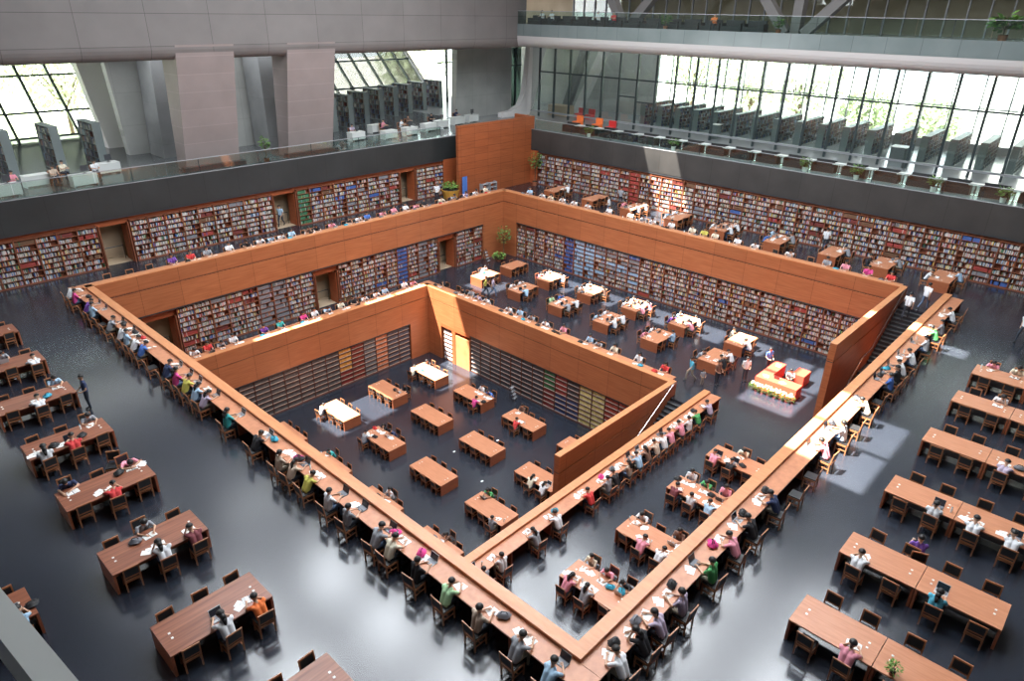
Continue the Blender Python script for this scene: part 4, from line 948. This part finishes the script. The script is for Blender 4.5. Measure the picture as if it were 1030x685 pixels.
# upper floor, right: double desks
Rocc = {0: {(1, 0): ('pink',), (1, 1): ('cream', 'l')}, 1: {(1, 1): ('white',)}, 2: {(-1, 2): ('lavender',)}, 3: {(-1, 1): ('white',), (-1, 2): ('white',), (-1, 3): ('white',)}, 4: {(-1, 0): ('white',), (-1, 2): ('cyan', 'l')}, 5: {(-1, 1): ('pink', 't')}}
us = [-.62, -1.62, -2.78, -3.85]
for j, x in enumerate((25.73, 22.18, 17.9, 13.42, 9.18, 5.48)):
    dl = 'double desk %s from stairs' % nth(j + 1)
    for q, yc in enumerate((-4.66, -6.85)):
        desk('R', x, yc, ZA, 'y', '%s half of the ' % ('inner', 'outer')[q] + dl + ' on the upper floor', 'double desks by the upper staircase side')
    for side in (-1, 1):
        for k in range(4):
            if x > 20 and k == 3: continue
            sl_ = '%s seat %s side' % (nth(k + 1), 'shelf' if side > 0 else 'near')
            seat_at(x, -3.57, ZA, 'y', 0, 1.26, side, us[k], dl, sl_, Rocc[j].get((side, k)), push=.1 if side < 0 else .15, tr='dark')
# upper floor, far right: solid desks against the shelf wall
Focc = {0: {(-1, 1): ('white',)}, 2: {(-1, 0): ('grey',), (-1, 1): ('white',), (1, 0): ('pink',)}, 3: {(1, 0): ('light blue',), (1, 1): ('white',)}, 4: {(1, 0): ('white',), (1, 1): ('black',), (-1, 1): ('white',), (-1, 0): ('white',)},
        5: {(1, 0): ('blue',), (1, 1): ('light blue',), (-1, 1): ('grey',)}, 6: {(-1, 1): ('grey',)}, 7: {(1, 0): ('black',), (-1, 1): ('grey',)}, 8: {(1, 0): ('white',), (-1, 1): ('light blue',)}, 1: {}}
for j, y in enumerate((33.4, 29.0, 24.85, 20.5, 16.4, 12.0, 8.0, 4.62, 1.0)):
    x = 39.05; dl = 'solid upper desk, %s from corner' % nth(j + 1)
    desk('F', x, y, ZA, 'x', dl + ' tree', 'solid desks by the upper shelf wall')
    for side in (1, -1):
        for k in range(2):
            sl_ = '%s %s seat' % (['pit-end', 'shelf-end'][k], 'far' if side > 0 else 'near')
            seat_at(x, y, ZA, 'x', 2.5, 1.25, side, -.55 + 1.1 * k, dl, sl_, Focc[j].get((side, k)))
chair(10.35, -5.35, ZA, -1.2, 'occupied wooden chair turned away behind the fifth double desk', False)
person((10.35, -5.35, ZA), -1.2, 'up', 'purple', 'short', 'person in purple sitting turned away behind the fifth double desk', 'dark')

put('pink', -.62, 5.55, .787, .5, 'large bright pink bag on the upper counter before the black-shirted reader')
put('pink', 6.0, -.62, .787, .9, 'large pink folder bag on the upper counter by the upper stairs')
put('blue', 6.75, 2.85, ZB + .752, .6, 'turquoise bag on the nearest slanting-counter desk')
# chairs: the 300 largest alone, the rest as one mass
CH.append((-5.35, 17.45, ZA, 2.6, 'empty wooden chair pushed askew behind the third near dark floor desk'))
CH.sort(key=lambda c: (Vector(c[:3]) - CP).length)
def near(c): return (Vector(c[:3]) - CP).length
mass = MB()
for i, (x, y, z, rz, lab) in enumerate(CH):
    if i < 300:
        if near((x, y, z)) < 33.5:
            o = empty('wooden_chair', (x, y, z), rz)
            kids = {}
            for q in CP_:
                if len(q) == 2: kids[q[0]] = link(q[0], q[1], o)
            for q in CP_:
                if len(q) == 3: link(q[0], q[1], kids[q[2]])
        else: o = link('wooden_chair', CHAIR_WHOLE, None, (x, y, z), rz)
        tag(o, lab, 'chair', 'wooden reading chairs')
    else:
        Mx = Matrix.Translation((x, y, z)) @ Matrix.Rotation(rz, 4, 'Z')
        me = CHAIR_WHOLE; vs = [Mx @ v.co for v in me.vertices]
        n = len(mass.v); mass.v += [tuple(v) for v in vs]
        for p in me.polygons: mass.f.append(tuple(n + q for q in p.vertices)); mass.mi.append(mass.m(me.materials[p.material_index]))
o = mass.build('distant_chairs'); o['kind'] = 'stuff'; tag(o, 'remaining small wooden chairs at the farthest counters and desks', 'chairs', 'wooden reading chairs')
print('chairs', len(CH), 'people', npeople, 'books', len(ALLBOOKS))

# ------------------------------------------------------------------ people on foot
person((25.5, 29.3, ZB), -2.4, 'walk', 'yellow', 'short', 'person in yellow walking beside the sunlit box desk')
person((25.85, 28.8, ZB), -2.2, 'walk', 'lavender', 'short', 'person in violet and jeans walking beside the person in yellow', 'jean')
person((24.75, 10.3, ZB), .9, 'walk', 'cyan', 'short', 'person in cyan shirt striding near the lower counter end', 'khaki')
person((24.75, 9.5, ZB), 2.6, 'stand', 'grey', 'long', 'small child in grey standing behind the striding person', 'khaki', None, .66)
person((25.45, 8.9, ZB), 2.9, 'stand', 'brown', 'short', 'person in brown standing by the lower counter end', 'dark')
person((27.15, 7.9, ZB), 2.4, 'stand', 'white', 'short', 'person in white standing between the desks and the red table', 'dark')
person((37.2, 26.2, ZA), .3, 'stand', 'white', 'long', 'person in white top and jeans standing by the solid desks', 'jean')
person((40.6, 27.4, ZA), -1.4, 'stand', 'grey', 'short', 'person in grey standing at the upper shelves', 'dark')
person((41.2, 9.4, ZA), -1.2, 'stand', 'white', 'short', 'person in white reading at the upper shelves', 'dark')
person((32.55, 1.25, -.34), -1.5, 'walk', 'white', 'short', 'person in white shirt on the top steps of the upper stairs', 'dark')
person((34.0, .75, ZA), -1.9, 'walk', 'white', 'short', 'person in white shirt and blue jeans above the upper stairs', 'jean')
person((32.9, -4.4, ZA), 1.2, 'walk', 'white', 'short', 'person in white with green top walking past the plant', 'dark')
person((-4.4, 23.1, ZA), 1.5, 'stand', 'navy', 'short', 'person in slate shirt standing at the end of a dark floor desk', 'dark')
person((15.7, 42.3, ZA), 2.2, 'walk', 'light blue', 'short', 'person in pale blue walking in the second upper doorway', 'dark')
person((29.6, 39.6, ZA), 2.2, 'stand', 'white', 'short', 'person in white standing beside the gold plant pot', 'dark')

# ------------------------------------------------------------------ information desk with red cloth
t = empty('information_desk', (28.2, 5.85, ZB))
mb = MB(); mb.box(-1.35, -.45, -1.3, 1.25, 0, .78, 'red_cloth'); mb.build('front_cloth', t)
mb = MB(); mb.box(-.45, 1.5, .55, 1.25, 0, .78, 'red_cloth'); mb.build('side_cloth', t)
mb = MB(); mb.box(.6, 1.7, -.95, -.2, 0, .78, 'red_cloth'); mb.build('end_cloth', t)
tag(t, 'L-shaped information desk draped in bright red cloth on the middle floor', 'desk')
person((28.45, 5.6, ZB), 1.9, 'up', 'white', 'short', 'person in white sitting behind the red cloth desk', 'dark')
chair(28.45, 5.6, ZB, 1.9, 'x'); CH.pop()
o = link('wooden_chair', CHAIR_WHOLE, None, (28.5, 5.6, ZB), 1.9); tag(o, 'wooden chair behind the red cloth desk', 'chair', 'wooden reading chairs')
person((29.4, 7.45, ZB), 2.7, 'stand', 'blue', 'short', 'person in bright blue shirt standing behind the red desk', 'dark')
put('papers', 27.3, 6.6, ZB + .785, .3, 'white leaflets on the far end of the red desk'); put('papers', 27.2, 5.5, ZB + .785, 1.1, 'white forms on the front of the red desk'); put('book', 29.2, 6.7, ZB + .785, .1, 'open book on the red desk beside the blue person')
put('laptop', 27.5, 6.0, ZB + .785, 1.6, 'black laptop on the red desk'); 
r = random.Random(3)
for j in range(7):
    y = 7.0 - j * .38; o = empty('potted_flowers', (26.55, y, ZB))
    mb = MB(); mb.tube((0, 0, 0), (0, 0, .14), .10, .13, 'soil', 10); mb.build('pot', o)
    mb = MB()
    for k in range(90):
        a = r.uniform(0, 2 * PI); q = r.uniform(0, .26); zz = .10 + r.uniform(0, .32); c = Vector((math.cos(a) * q, math.sin(a) * q, zz)); n = Vector((math.cos(a), math.sin(a), .4)) * .09; s_ = Vector((-math.sin(a), math.cos(a), 0)) * .035
        mb.add([c, c + n * .5 + s_, c + n, c + n * .5 - s_], [(0, 1, 2, 3)], 'leaf')
    fo = mb.build('foliage', o); mb = MB()
    for k in range(16):
        a = r.uniform(0, 2 * PI); q = r.uniform(0, .22); mb.ball((math.cos(a) * q, math.sin(a) * q, .40 + r.uniform(0, .16)), .045, .045, .035, 'flower', 7, 4)
    mb.build('blossom', fo)
    tag(o, 'cream flowers in a pot before the red desk, %s from the far end' % nth(j + 1), 'flowers', 'flower pots along the red desk')

# ------------------------------------------------------------------ plants
def plant(x, y, z, h, spread, pot, label, n=160, trunk=0, pr=.28, ph=.4, leafmat='leaf', ls=.22, seed=1, name='potted_plant'):
    r = random.Random(seed); o = empty(name, (x, y, z)); mb = MB(); mb.tube((0, 0, 0), (0, 0, ph), pr * .75, pr, pot, 14); mb.tube((0, 0, ph), (0, 0, ph + .03), pr * .9, pr * .9, 'soil', 14); mb.build('pot', o)
    mb = MB(); mb.tube((0, 0, ph), (0, 0, ph + trunk + h * .4), .04, .025, 'bark', 8)
    for k in range(5): a = k * 1.3; mb.tube((0, 0, ph + trunk), (math.cos(a) * spread * .5, math.sin(a) * spread * .5, ph + trunk + h * .6), .02, .008, 'bark', 6)
    mb.build('stem', o); mb = MB()
    for k in range(n):
        a = r.uniform(0, 2 * PI); u = r.uniform(-1, 1); q = r.random() ** .4; c = Vector((math.cos(a) * spread * q * math.sqrt(1 - u * u), math.sin(a) * spread * q * math.sqrt(1 - u * u), ph + trunk + h * .5 + u * h * .5 * q))
        dv = Vector((math.cos(a + r.uniform(-1, 1)), math.sin(a + r.uniform(-1, 1)), r.uniform(-.5, .6))).normalized() * ls; s_ = dv.cross(Vector((r.uniform(-1, 1), r.uniform(-1, 1), 1))).normalized() * ls * .25
        mb.add([c, c + dv * .45 + s_, c + dv, c + dv * .45 - s_], [(0, 1, 2, 3)], leafmat if r.random() < .7 else 'leaf2')
    mb.build('foliage', o); return tag(o, label, 'plant')
plant(33.2, 34.7, ZB, 1.7, .62, 'terracotta', 'tall leafy tree in the far corner of the middle floor', 240, 1.0, seed=2, name='potted_tree')
plant(32.4, 34.5, ZB, .7, .55, 'terracotta', 'bushy low green plant below the corner tree', 200, 0, .25, .2, 'leaf2', seed=3)
plant(41.0, 38.0, ZA, 1.9, .6, 'terracotta', 'slender dark tree beside the tall wooden core', 240, 1.1, seed=4, name='potted_tree')
plant(31.5, 39.9, ZA, .7, .75, 'gold_pot', 'bright green plant in a wide gold pot', 260, 0, .85, .8, 'leaf2', seed=5)
plant(32.7, -5.2, ZA, 1.6, .6, 'terracotta', 'green plant at the frame edge near the upper stairs', 220, .2, .3, .4, 'leaf2', seed=6)
plant(15.2, 42.35, ZD, 1.0, .35, 'terracotta', 'small tree in a red pot between the two stone piers', 120, .6, .22, .35, seed=7)
plant(43.0, 2.4, 14.45, .9, .8, 'terracotta', 'spiky palm in a brown pot on the highest gallery', 160, .25, .28, .4, 'leaf', .5, seed=8)
plant(43.2, 16.6, 14.45, .8, .4, 'terracotta', 'bushy plant on the highest gallery beside the braces', 120, .1, .2, .3, seed=9)
plant(43.2, 26.2, 14.45, .8, .45, 'terracotta', 'round green plant on the highest gallery near dark chairs', 120, .1, .2, .3, seed=10)
plant(4.95, -6.2, ZA + .75, .35, .16, 'terracotta', 'small leafy plant on the nearest double desk', 70, 0, .08, .1, 'leaf2', .1, seed=12)
for j, y in enumerate((33.5, 24.3, 12.8, 9.0, 3.9, -.2)):
    plant(43.4, y, ZD, .7, .4, 'white_plastic', 'green plant behind the right balcony glass, %s from the corner' % nth(j + 1), 110, 0, .2, .35, 'leaf', .25, seed=20 + j)

# ------------------------------------------------------------------ balcony furniture: grey stacks, desks, people
def stack_parts(L, H, D):
    mb = MB(); mb.box(-L / 2, L / 2, -D / 2, D / 2, 0, .08, 'stack'); mb.box(-L / 2, L / 2, -.01, .01, .08, H, 'stack'); mb.box(-L / 2 - .02, L / 2 + .02, -D / 2, D / 2, H, H + .05, 'stack')
    nb = max(1, round(L / .95))
    for i in range(1, nb): a = -L / 2 + L * i / nb; mb.box(a - .015, a + .015, -D / 2, D / 2, .08, H, 'stack')
    for k in range(1, 6): z = .08 + (H - .08) * k / 6; mb.box(-L / 2, L / 2, -D / 2, D / 2, z - .015, z + .005, 'stack')
    a = mb.mesh('shelf_frame'); mb = MB()
    mb.box(L / 2 - .005, L / 2 + .045, -D / 2 - .01, D / 2 + .01, 0, H + .06, 'stack')
    b = mb.mesh('end_panel'); mb = MB(); r = random.Random(8)
    for k in range(6):
        z = .09 + (H - .08) * k / 6; hh = (H - .08) / 6 - .05
        for s in (-1, 1):
            p = -L / 2 + .03
            while p < L / 2 - .1:
                t = r.uniform(.05, .14); c = BOOKC[r.choice([4, 5, 6, 9, 3, 0, 13, 8, 5, 9])][1]; mb.box(p, p + t - .01, s * .03, s * (D / 2 - .04), z, z + hh * r.uniform(.7, .95), 'book_cover', tuple(q * .7 for q in c)); p += t
                if r.random() < .06: p += .2
    return a, b, mb.mesh('books')
SP = stack_parts(5.6, 2.1, .55); SPL = stack_parts(2.6, 3.0, .55)
def stack(x, y, rz, label, parts, group):
    o = empty('book_stack', (x, y, ZD), rz)
    link('shelf_frame', parts[0], o); link('end_panel', parts[1], o); link('end_panel', parts[1], o, (0, 0, 0), PI); c = link('books', parts[2], o)
    c['kind'] = 'stuff'; tag(o, label, 'shelf stack', group)
for j in range(17): stack(56.3, 34.4 - 2.06 * j, .04, 'grey metal book stack behind the glass partition, %s from the corner' % nth(j + 1), SP, 'grey stacks behind the glass partition')
for j, x in enumerate((-2.4, .4, 3.3, 6.0)): stack(x, 50.3, PI / 2 + .05, 'tall grey book stack before the sloping green window, %s along' % nth(j + 1), SPL, 'grey stacks at the sloping window')
for j, (x, y) in enumerate(((27.2, 52.6), (29.6, 53.4), (32.3, 54.6), (35.2, 56.0), (38.0, 57.2), (40.8, 58.2), (43.6, 59.0), (46.6, 59.6))): stack(x, y, PI / 2 + .05, 'grey book stack under the white sloping panes, %s from the stone pier' % nth(j + 1), SPL, 'grey stacks under the white panes')
mb = MB(); mb.box(-.75, .75, -.4, .4, .70, .74, 'desk_white'); wt = mb.mesh('top'); mb = MB(); mb.box(-.75, .75, -.38, -.34, .1, .70, 'desk_white'); mb.box(-.73, -.69, -.34, .36, 0, .7, 'desk_white'); mb.box(.69, .73, -.34, .36, 0, .7, 'desk_white'); wf = mb.mesh('front_panel')
mb = MB(); mb.box(-.22, .22, -.02, .02, .15, .52, 'laptop'); mb.box(-.03, .03, .0, .05, 0, .2, 'laptop'); mb.box(-.12, .12, -.08, .12, 0, .02, 'laptop'); MON = mb.mesh('monitor')
def wdesk(x, y, z, rz, label, group, mon=False):
    o = empty('white_desk', (x, y, z), rz); link('top', wt, o); link('front_panel', wf, o); tag(o, label, 'desk', group)
    if mon: a = loc2(x, y, rz, .2, .05); m_ = link('monitor', MON, None, (a[0], a[1], z + .74), rz); tag(m_, 'dark monitor on the ' + label, 'monitor')
for j, (x, y) in enumerate(((-1.3, 43.6), (.8, 45.4), (3.0, 43.6), (5.4, 46.4))): wdesk(x, y, ZD, .1, 'pale desk by the sloping green window, %s along' % nth(j + 1), 'pale desks at the sloping window', j != 1)
for j, (x, y) in enumerate(((26.0, 46.2), (28.7, 45.0), (31.3, 45.3), (34.2, 46.0), (36.4, 46.6), (39.2, 47.3), (41.5, 47.6), (29.9, 48.6))): wdesk(x, y, ZD, .1, 'pale desk before the white panes, %s along the glass' % nth(j + 1), 'pale desks before the white panes', j % 2 == 0)
for j, (x, y, c) in enumerate(((1.7, 44.9, 'beige'), (2.6, 46.2, 'cream'), (-.6, 44.8, 'pink'), (4.2, 45.0, 'white'), (26.2, 47.1, 'lavender'), (30.0, 47.6, 'pink'), (31.6, 46.9, 'white'), (33.6, 48.4, 'brown'), (36.2, 47.9, 'black'), (40.2, 48.6, 'navy'))):
    person((x, y, ZD), PI + rnd.uniform(-.5, .5), 'up', c, 'short', 'person in %s seated on the left balcony, %s along' % (c, nth(j + 1)), 'dark')
    o = link('wooden_chair', CHAIR_WHOLE, None, (x, y - .0, ZD), PI); tag(o, 'chair under the %s balcony sitter along the sloping windows' % nth(j + 1), 'chair')
# sofas and tables behind the right balcony glass
mb = MB(); mb.box(-.75, .75, -.4, .4, 0, .42, 'bag_black'); sseat = mb.mesh('seat'); mb = MB(); mb.box(-.75, .75, .25, .42, .42, .85, 'bag_black'); sback = mb.mesh('backrest'); mb = MB(); mb.box(.72, .85, -.4, .42, 0, .62, 'bag_black'); sarm = mb.mesh('armrest')
mb = MB(); mb.box(-.45, .45, -.4, .4, .70, .74, 'desk_white'); mb.tube((0, 0, 0), (0, 0, .7), .04, .04, 'steel', 8); mb.tube((0, 0, 0), (0, 0, .02), .25, .25, 'steel', 12); ctab = mb.mesh('cafe_table')
for j in range(18):
    y = 36.5 - j * 2.25; x = 44.5
    o = empty('sofa', (x, y, ZD), -PI / 2); link('seat', sseat, o); link('backrest', sback, o); link('armrest', sarm, o); link('armrest', sarm, o, (-1.57, 0, 0)); tag(o, 'black sofa behind the right balcony glass, %s from the corner' % nth(j + 1), 'sofa', 'black sofas on the right balcony')
    o = link('cafe_table', ctab, None, (x - .1, y - 1.12, ZD)); tag(o, 'white table behind the right balcony glass, %s from the corner' % nth(j + 1), 'table', 'white tables on the right balcony')
for j in range(13):
    y = 41.0 - j * 1.85
    o = empty('sofa', (44.0, y, 14.45), -PI / 2); link('seat', sseat, o); link('backrest', sback, o); link('armrest', sarm, o); link('armrest', sarm, o, (-1.57, 0, 0)); tag(o, 'black sofa on the highest gallery, %s from the corner' % nth(j + 1), 'sofa', 'black sofas on the highest gallery')
for j, (y, c) in enumerate(((40.2, 'white'), (39.0, 'white'), (33.6, 'white'), (31.9, 'red'), (22.2, 'orange'))): person((43.9, y, 14.45), PI / 2, 'up', c, 'short', 'person in %s on the highest gallery, %s from the corner' % (c, nth(j + 1)), 'dark')
# red lounge chairs behind the partition
for j, (x, y, c) in enumerate(((53, 42.2, 'red'), (53, 40.8, 'red'), (48, 38.5, 'orange'), (48, 36.0, 'orange'), (47.5, 34.0, 'red'))):
    o = empty('armchair', (x, y, ZD), -PI / 2); mt = {'red': 'bag_red', 'orange': 'shirt_orange'}[c]
    mb = MB(); mb.box(-.4, .4, -.4, .4, 0, .45, mt); mb.build('seat', o); mb = MB(); mb.box(-.4, .4, .3, .45, .45, 1.0, mt); mb.build('backrest', o); tag(o, '%s armchair by the corner of the right balcony, %s along' % (c, nth(j + 1)), 'armchair')
mb = MB(); mb.box(52.2, 53.6, 43.5, 46.2, 5, 6.1, 'beige'); o = mb.build('service_counter'); tag(o, 'beige service counter in the balcony corner behind the partition', 'counter')
mb = MB(); mb.box(-.35, .35, -.3, .3, 0, 1.25, 'stack'); o = empty('book_trolley', (52.0, 25.0, ZD)); mb.build('cabinet', o); mb = MB(); mb.box(-.45, .45, -.4, .4, 1.25, 1.3, 'white_plastic'); mb.build('top', o); tag(o, 'grey lectern cabinet with a white top behind the partition', 'cabinet')
o = empty('lectern', (51.0, 8.5, ZD)); mb = MB(); mb.box(-.5, .5, -.5, .5, 0, 1.5, 'stack'); mb.build('cabinet', o); mb = MB(); mb.box(-.6, .6, -.6, .6, 1.5, 1.55, 'white_plastic'); mb.build('top', o); tag(o, 'dark kiosk with a white top at the partition', 'kiosk')
# upper floor details: grey trolleys, step ladder, blue banner, white trolley at the middle corner
for j, (x, y, z) in enumerate(((34.6, 38.6, 0), (35.6, 38.6, 0))):
    o = empty('book_trolley', (x, y, z)); mb = MB()
    for s in (-1, 1): mb.box(s * .42 - .02, s * .42 + .02, -.22, .22, .1, 1.1, 'grey_panel')
    for k in range(3): mb.box(-.42, .42, -.22, .22, .2 + k * .4, .23 + k * .4, 'grey_panel')
    mb.build('frame', o)
    for sx in (-1, 1):
        for sy in (-1, 1): mb = MB(); mb.tube((sx * .36 - .02, sy * .17, .06), (sx * .36 + .02, sy * .17, .06), .06, .06, 'bag_black', 10); mb.build('wheel', o)
    tag(o, 'grey metal book trolley before the wooden core, %s one' % nth(j + 1), 'trolley')
for j, (x, y, z, lab) in enumerate(((31.2, 35.0, ZB, 'white step ladder against the middle shelves near the corner tree'), (21.4, 22.4, ZC, 'grey step ladder against the bottom shelves behind the pink reader'))):
    o = empty('step_ladder', (x, y, z), .3); mb = MB()
    for s in (-1, 1): mb.bar((s * .22, -.35, 0), (s * .18, .1, 1.25), .04, .04, 'steel'); mb.bar((s * .22, .4, 0), (s * .18, .12, 1.25), .04, .04, 'steel')
    mb.build('frame', o)
    for k in range(4): mb = MB(); yy = -.35 + .45 * (k + 1) / 5; zz = 1.25 * (k + 1) / 5; mb.box(-.2, .2, yy - .1, yy + .1, zz - .015, zz + .015, 'grey_panel'); mb.build('step', o)
    tag(o, lab, 'ladder')
mb = MB(); mb.box(-.3, .3, -.02, .02, .05, 2.0, 'shirt_blue'); mb.box(-.35, .35, -.15, .15, 0, .05, 'grey_panel'); o = mb.build('banner_stand', None, (32.35, 38.9, 0)); tag(o, 'narrow blue banner stand at the left edge of the wooden core', 'banner')
# small rail of the camera's own balcony
def bx_(y): return -10.47 - .106 * (y + 3.82)
mb = MB(); mb.hexa([(bx_(-6) - .12, -6, 12.9), (bx_(-6), -6, 12.9), (bx_(3), 3, 12.9), (bx_(3) - .12, 3, 12.9), (bx_(-6) - .12, -6, 13.2), (bx_(-6), -6, 13.2), (bx_(3), 3, 13.2), (bx_(3) - .12, 3, 13.2)], 'desk_white'); struct(mb, 'trim_1')
mb = MB(); mb.box(-14, -11.4, -6, 3, 12.8, 12.9, 'shirt_navy'); struct(mb, 'floor_gallery_near')
# sockets in the floor
for j, (x, y) in enumerate(((14.0, 20.5), (13.1, 17.0), (16.9, 19.4), (19.9, 24.5))):
    mb = MB(); mb.box(-.09, .09, -.06, .06, 0, .015, 'white_plastic'); o = mb.build('floor_socket', None, (x, y, ZC)); tag(o, 'small white floor socket among the bottom desks, %s one' % nth(j + 1), 'socket')

# ------------------------------------------------------------------ outside: trees and a pale block
def tree(x, y, h, s, seed, label):
    r = random.Random(seed); o = empty('tree', (x, y, -1)); mb = MB(); mb.tube((0, 0, 0), (0, 0, h * .6), .28, .15, 'bark', 8)
    for k in range(6): a = k * 1.05; mb.tube((0, 0, h * .4), (math.cos(a) * s * .6, math.sin(a) * s * .6, h * .75), .12, .04, 'bark', 6)
    mb.build('trunk', o); mb = MB()
    for k in range(1500):
        a = r.uniform(0, 2 * PI); u = r.uniform(-1, 1); q = r.random() ** .35; w = math.sqrt(1 - u * u); c = Vector((math.cos(a) * s * q * w, math.sin(a) * s * q * w, h * .68 + u * h * .34 * q))
        d1 = Vector((r.uniform(-1, 1), r.uniform(-1, 1), r.uniform(-1, 1))).normalized() * .36; d2 = d1.cross(Vector((r.uniform(-1, 1), r.uniform(-1, 1), 1))).normalized() * .2
        mb.add([c - d1, c + d2, c + d1, c - d2], [(0, 1, 2, 3)], 'tree_leaf')
    mb.build('crown', o); tag(o, label, 'tree', 'trees outside the windows')
M['tree_leaf'] = plain('sunlit_leaf', (.46, .52, .33), .6)
M['lawn'] = plain('pale_lawn', (.40, .46, .26), .9); M['glare_ground'] = plain('glare_paving', (.62, .60, .56), .8)  # paving is a stand-in; its pale colour carries the outdoor glare
mb = MB(); mb.box(-80, 22, 74, 220, -1.2, -1, 'lawn'); mb.box(22, 160, 74, 220, -1.2, -1, 'glare_ground'); mb.box(64.2, 220, -80, 74, -1.2, -1, 'glare_ground'); struct(mb, 'ground')
for j, (x, y, h, s) in enumerate(((-8, 92, 15, 6), (1, 84, 13, 5), (8, 96, 16, 6.5), (15, 88, 14, 5.5), (70, 90, 13, 5.5), (61, 82, 13, 5), (-16, 84, 12, 5))): tree(x, y, h, s, j, 'leafy tree outside the sloping window, %s along' % nth(j + 1))
for j, (x, y, h, s) in enumerate(((84, 46, 15, 5), (82, 36, 13, 4.5), (78, 28, 15, 5), (80, 20.5, 9, 3.2), (80, 13.5, 8.5, 3.2))): tree(x, y, h, s, 30 + j, 'leafy tree outside the tall right windows, %s from the corner' % nth(j + 1))
t = empty('apartment_block', (100, 0, -1)); mb = MB(); mb.box(0, 14, -28, 13, 0, 22, 'white_wall'); mb.build('wall', t)
for fl in range(5):
    for k in range(8):
        mb = MB(); y = -26 + k * 5; z = 2 + fl * 4; mb.box(-.06, .05, y, y + 1.8, z, z + 1.7, 'grey_panel'); mb.build('window', t)
tag(t, 'pale apartment block with grey windows beyond the right facade', 'building')

# ------------------------------------------------------------------ unseen roof; openings invented and shaped to throw the sun patches
ZR = 24.0; DX, DY = .35, -.38
def up_(x0, x1, y0, y1, z): k = ZR - z; return (x0 - DX * k, x1 - DX * k, y0 - DY * k, y1 - DY * k)
HOLES = [up_(13.0, 15.9, -2.84, 1.0, 0), up_(16.05, 18.95, -2.84, 1.0, 0), up_(28.2, 29.5, -2.75, 3.6, 0), up_(28.2, 30.2, -6.6, -5.2, 0),
         up_(9.5, 12.1, 27.4, 31.1, -9.5), up_(12.25, 14.55, 27.4, 31.1, -9.5), up_(18.3, 20.9, 27.2, 31.1, -9.5), up_(21.1, 24.2, 27.2, 31.1, -9.5),
         up_(30.5, 32.9, 9.0, 11.0, -4.25), up_(30.5, 32.9, 12.0, 15.4, -4.25), up_(30.5, 32.9, 16.3, 19.7, -4.25), up_(30.5, 32.9, 21.3, 24.0, -4.25), up_(30.3, 32.9, 25.5, 28.6, -4.25),
         up_(25.6, 28.6, 29.6, 32.6, -4.25), up_(35.5, 39.5, 21.3, 24.6, .75), up_(39.7, 43.8, 21.3, 24.6, .75), up_(24.8, 28.3, 4.0, 7.3, -5), up_(28.5, 32.4, 5.5, 7.3, -5), up_(28.5, 32.4, 4.0, 5.3, -5)]
xs = sorted({XN, XD + .3} | {h[0] for h in HOLES} | {h[1] for h in HOLES}); ysr = sorted({YN, 47.2} | {h[2] for h in HOLES} | {h[3] for h in HOLES})
mb = MB()
for a, b in zip(xs, xs[1:]):
    run = None
    for c, d in zip(ysr, ysr[1:]):
        mx_, my_ = (a + b) / 2, (c + d) / 2; hole = any(h[0] < mx_ < h[1] and h[2] < my_ < h[3] for h in HOLES)
        if not hole: run = (run[0], d) if run else (c, d)
        if (hole or d == ysr[-1]) and run: mb.box(a, b, run[0], run[1], ZR, ZR + .25, 'concrete_d'); run = None
struct(mb, 'ceiling')

sun = bpy.data.lights.new('sun', 'SUN'); sun.energy = 46; sun.angle = math.radians(.6); sun.color = (1, .93, .82)
so = bpy.data.objects.new('sun', sun); C.objects.link(so); so.rotation_euler = Vector((DX, DY, -1)).to_track_quat('-Z', 'Y').to_euler()
def area(x, y, z, sx, sy, e, col, name='skylight', rot=(0, 0, 0)):
    l = bpy.data.lights.new(name, 'AREA'); l.shape = 'RECTANGLE'; l.size = sx; l.size_y = sy; l.energy = e; l.color = col
    o = bpy.data.objects.new(name, l); C.objects.link(o); o.location = (x, y, z); o.rotation_euler = rot; return o
SKY = (.90, .95, 1.0)
for i in range(5):
    for j in range(5):
        area(2.5 + 7.0 * i, .5 + 7.4 * j, 23.8, 3.6, 3.6, 1020, SKY)
area(48, 15, 18.4, 6, 40, 420, (1, .96, .9), 'gallery_fill')  # added fill that brightens the gallery interior, not a real fitting
area(46.5, 18, 12.4, 5, 46, 150, (.95, .98, 1), 'balcony_fill'); area(56, 22, 12.4, 8, 50, 900, (.95, .98, 1), 'stacks_fill'); area(10, 47.5, 12.3, 36, 4, 1100, (.93, .97, 1), 'left_balcony_fill'); area(40, 56, 12.3, 16, 8, 500, (.93, .97, 1), 'left_balcony_fill')  # added fill lights for the balconies, book stacks and concrete walls
w = bpy.data.worlds.new('world'); SC.world = w; w.use_nodes = True; bg = w.node_tree.nodes['Background']; bg.inputs[0].default_value = (.92, .97, 1, 1); bg.inputs[1].default_value = 7

SC.view_settings.view_transform = 'Standard'; SC.view_settings.look = 'None'; SC.view_settings.gamma = 1; SC.view_settings.exposure = 0.0
try: SC.view_settings.use_curve_mapping = False
except Exception: pass
SC.cycles.use_denoising = True
try: SC.cycles.denoiser = 'OPENIMAGEDENOISE'
except Exception: pass
SC.cycles.max_bounces = 6; SC.cycles.diffuse_bounces = 3; SC.cycles.glossy_bounces = 3; SC.cycles.transparent_max_bounces = 12; SC.cycles.sample_clamp_indirect = 6
SC.cycles.caustics_reflective = False; SC.cycles.caustics_refractive = False
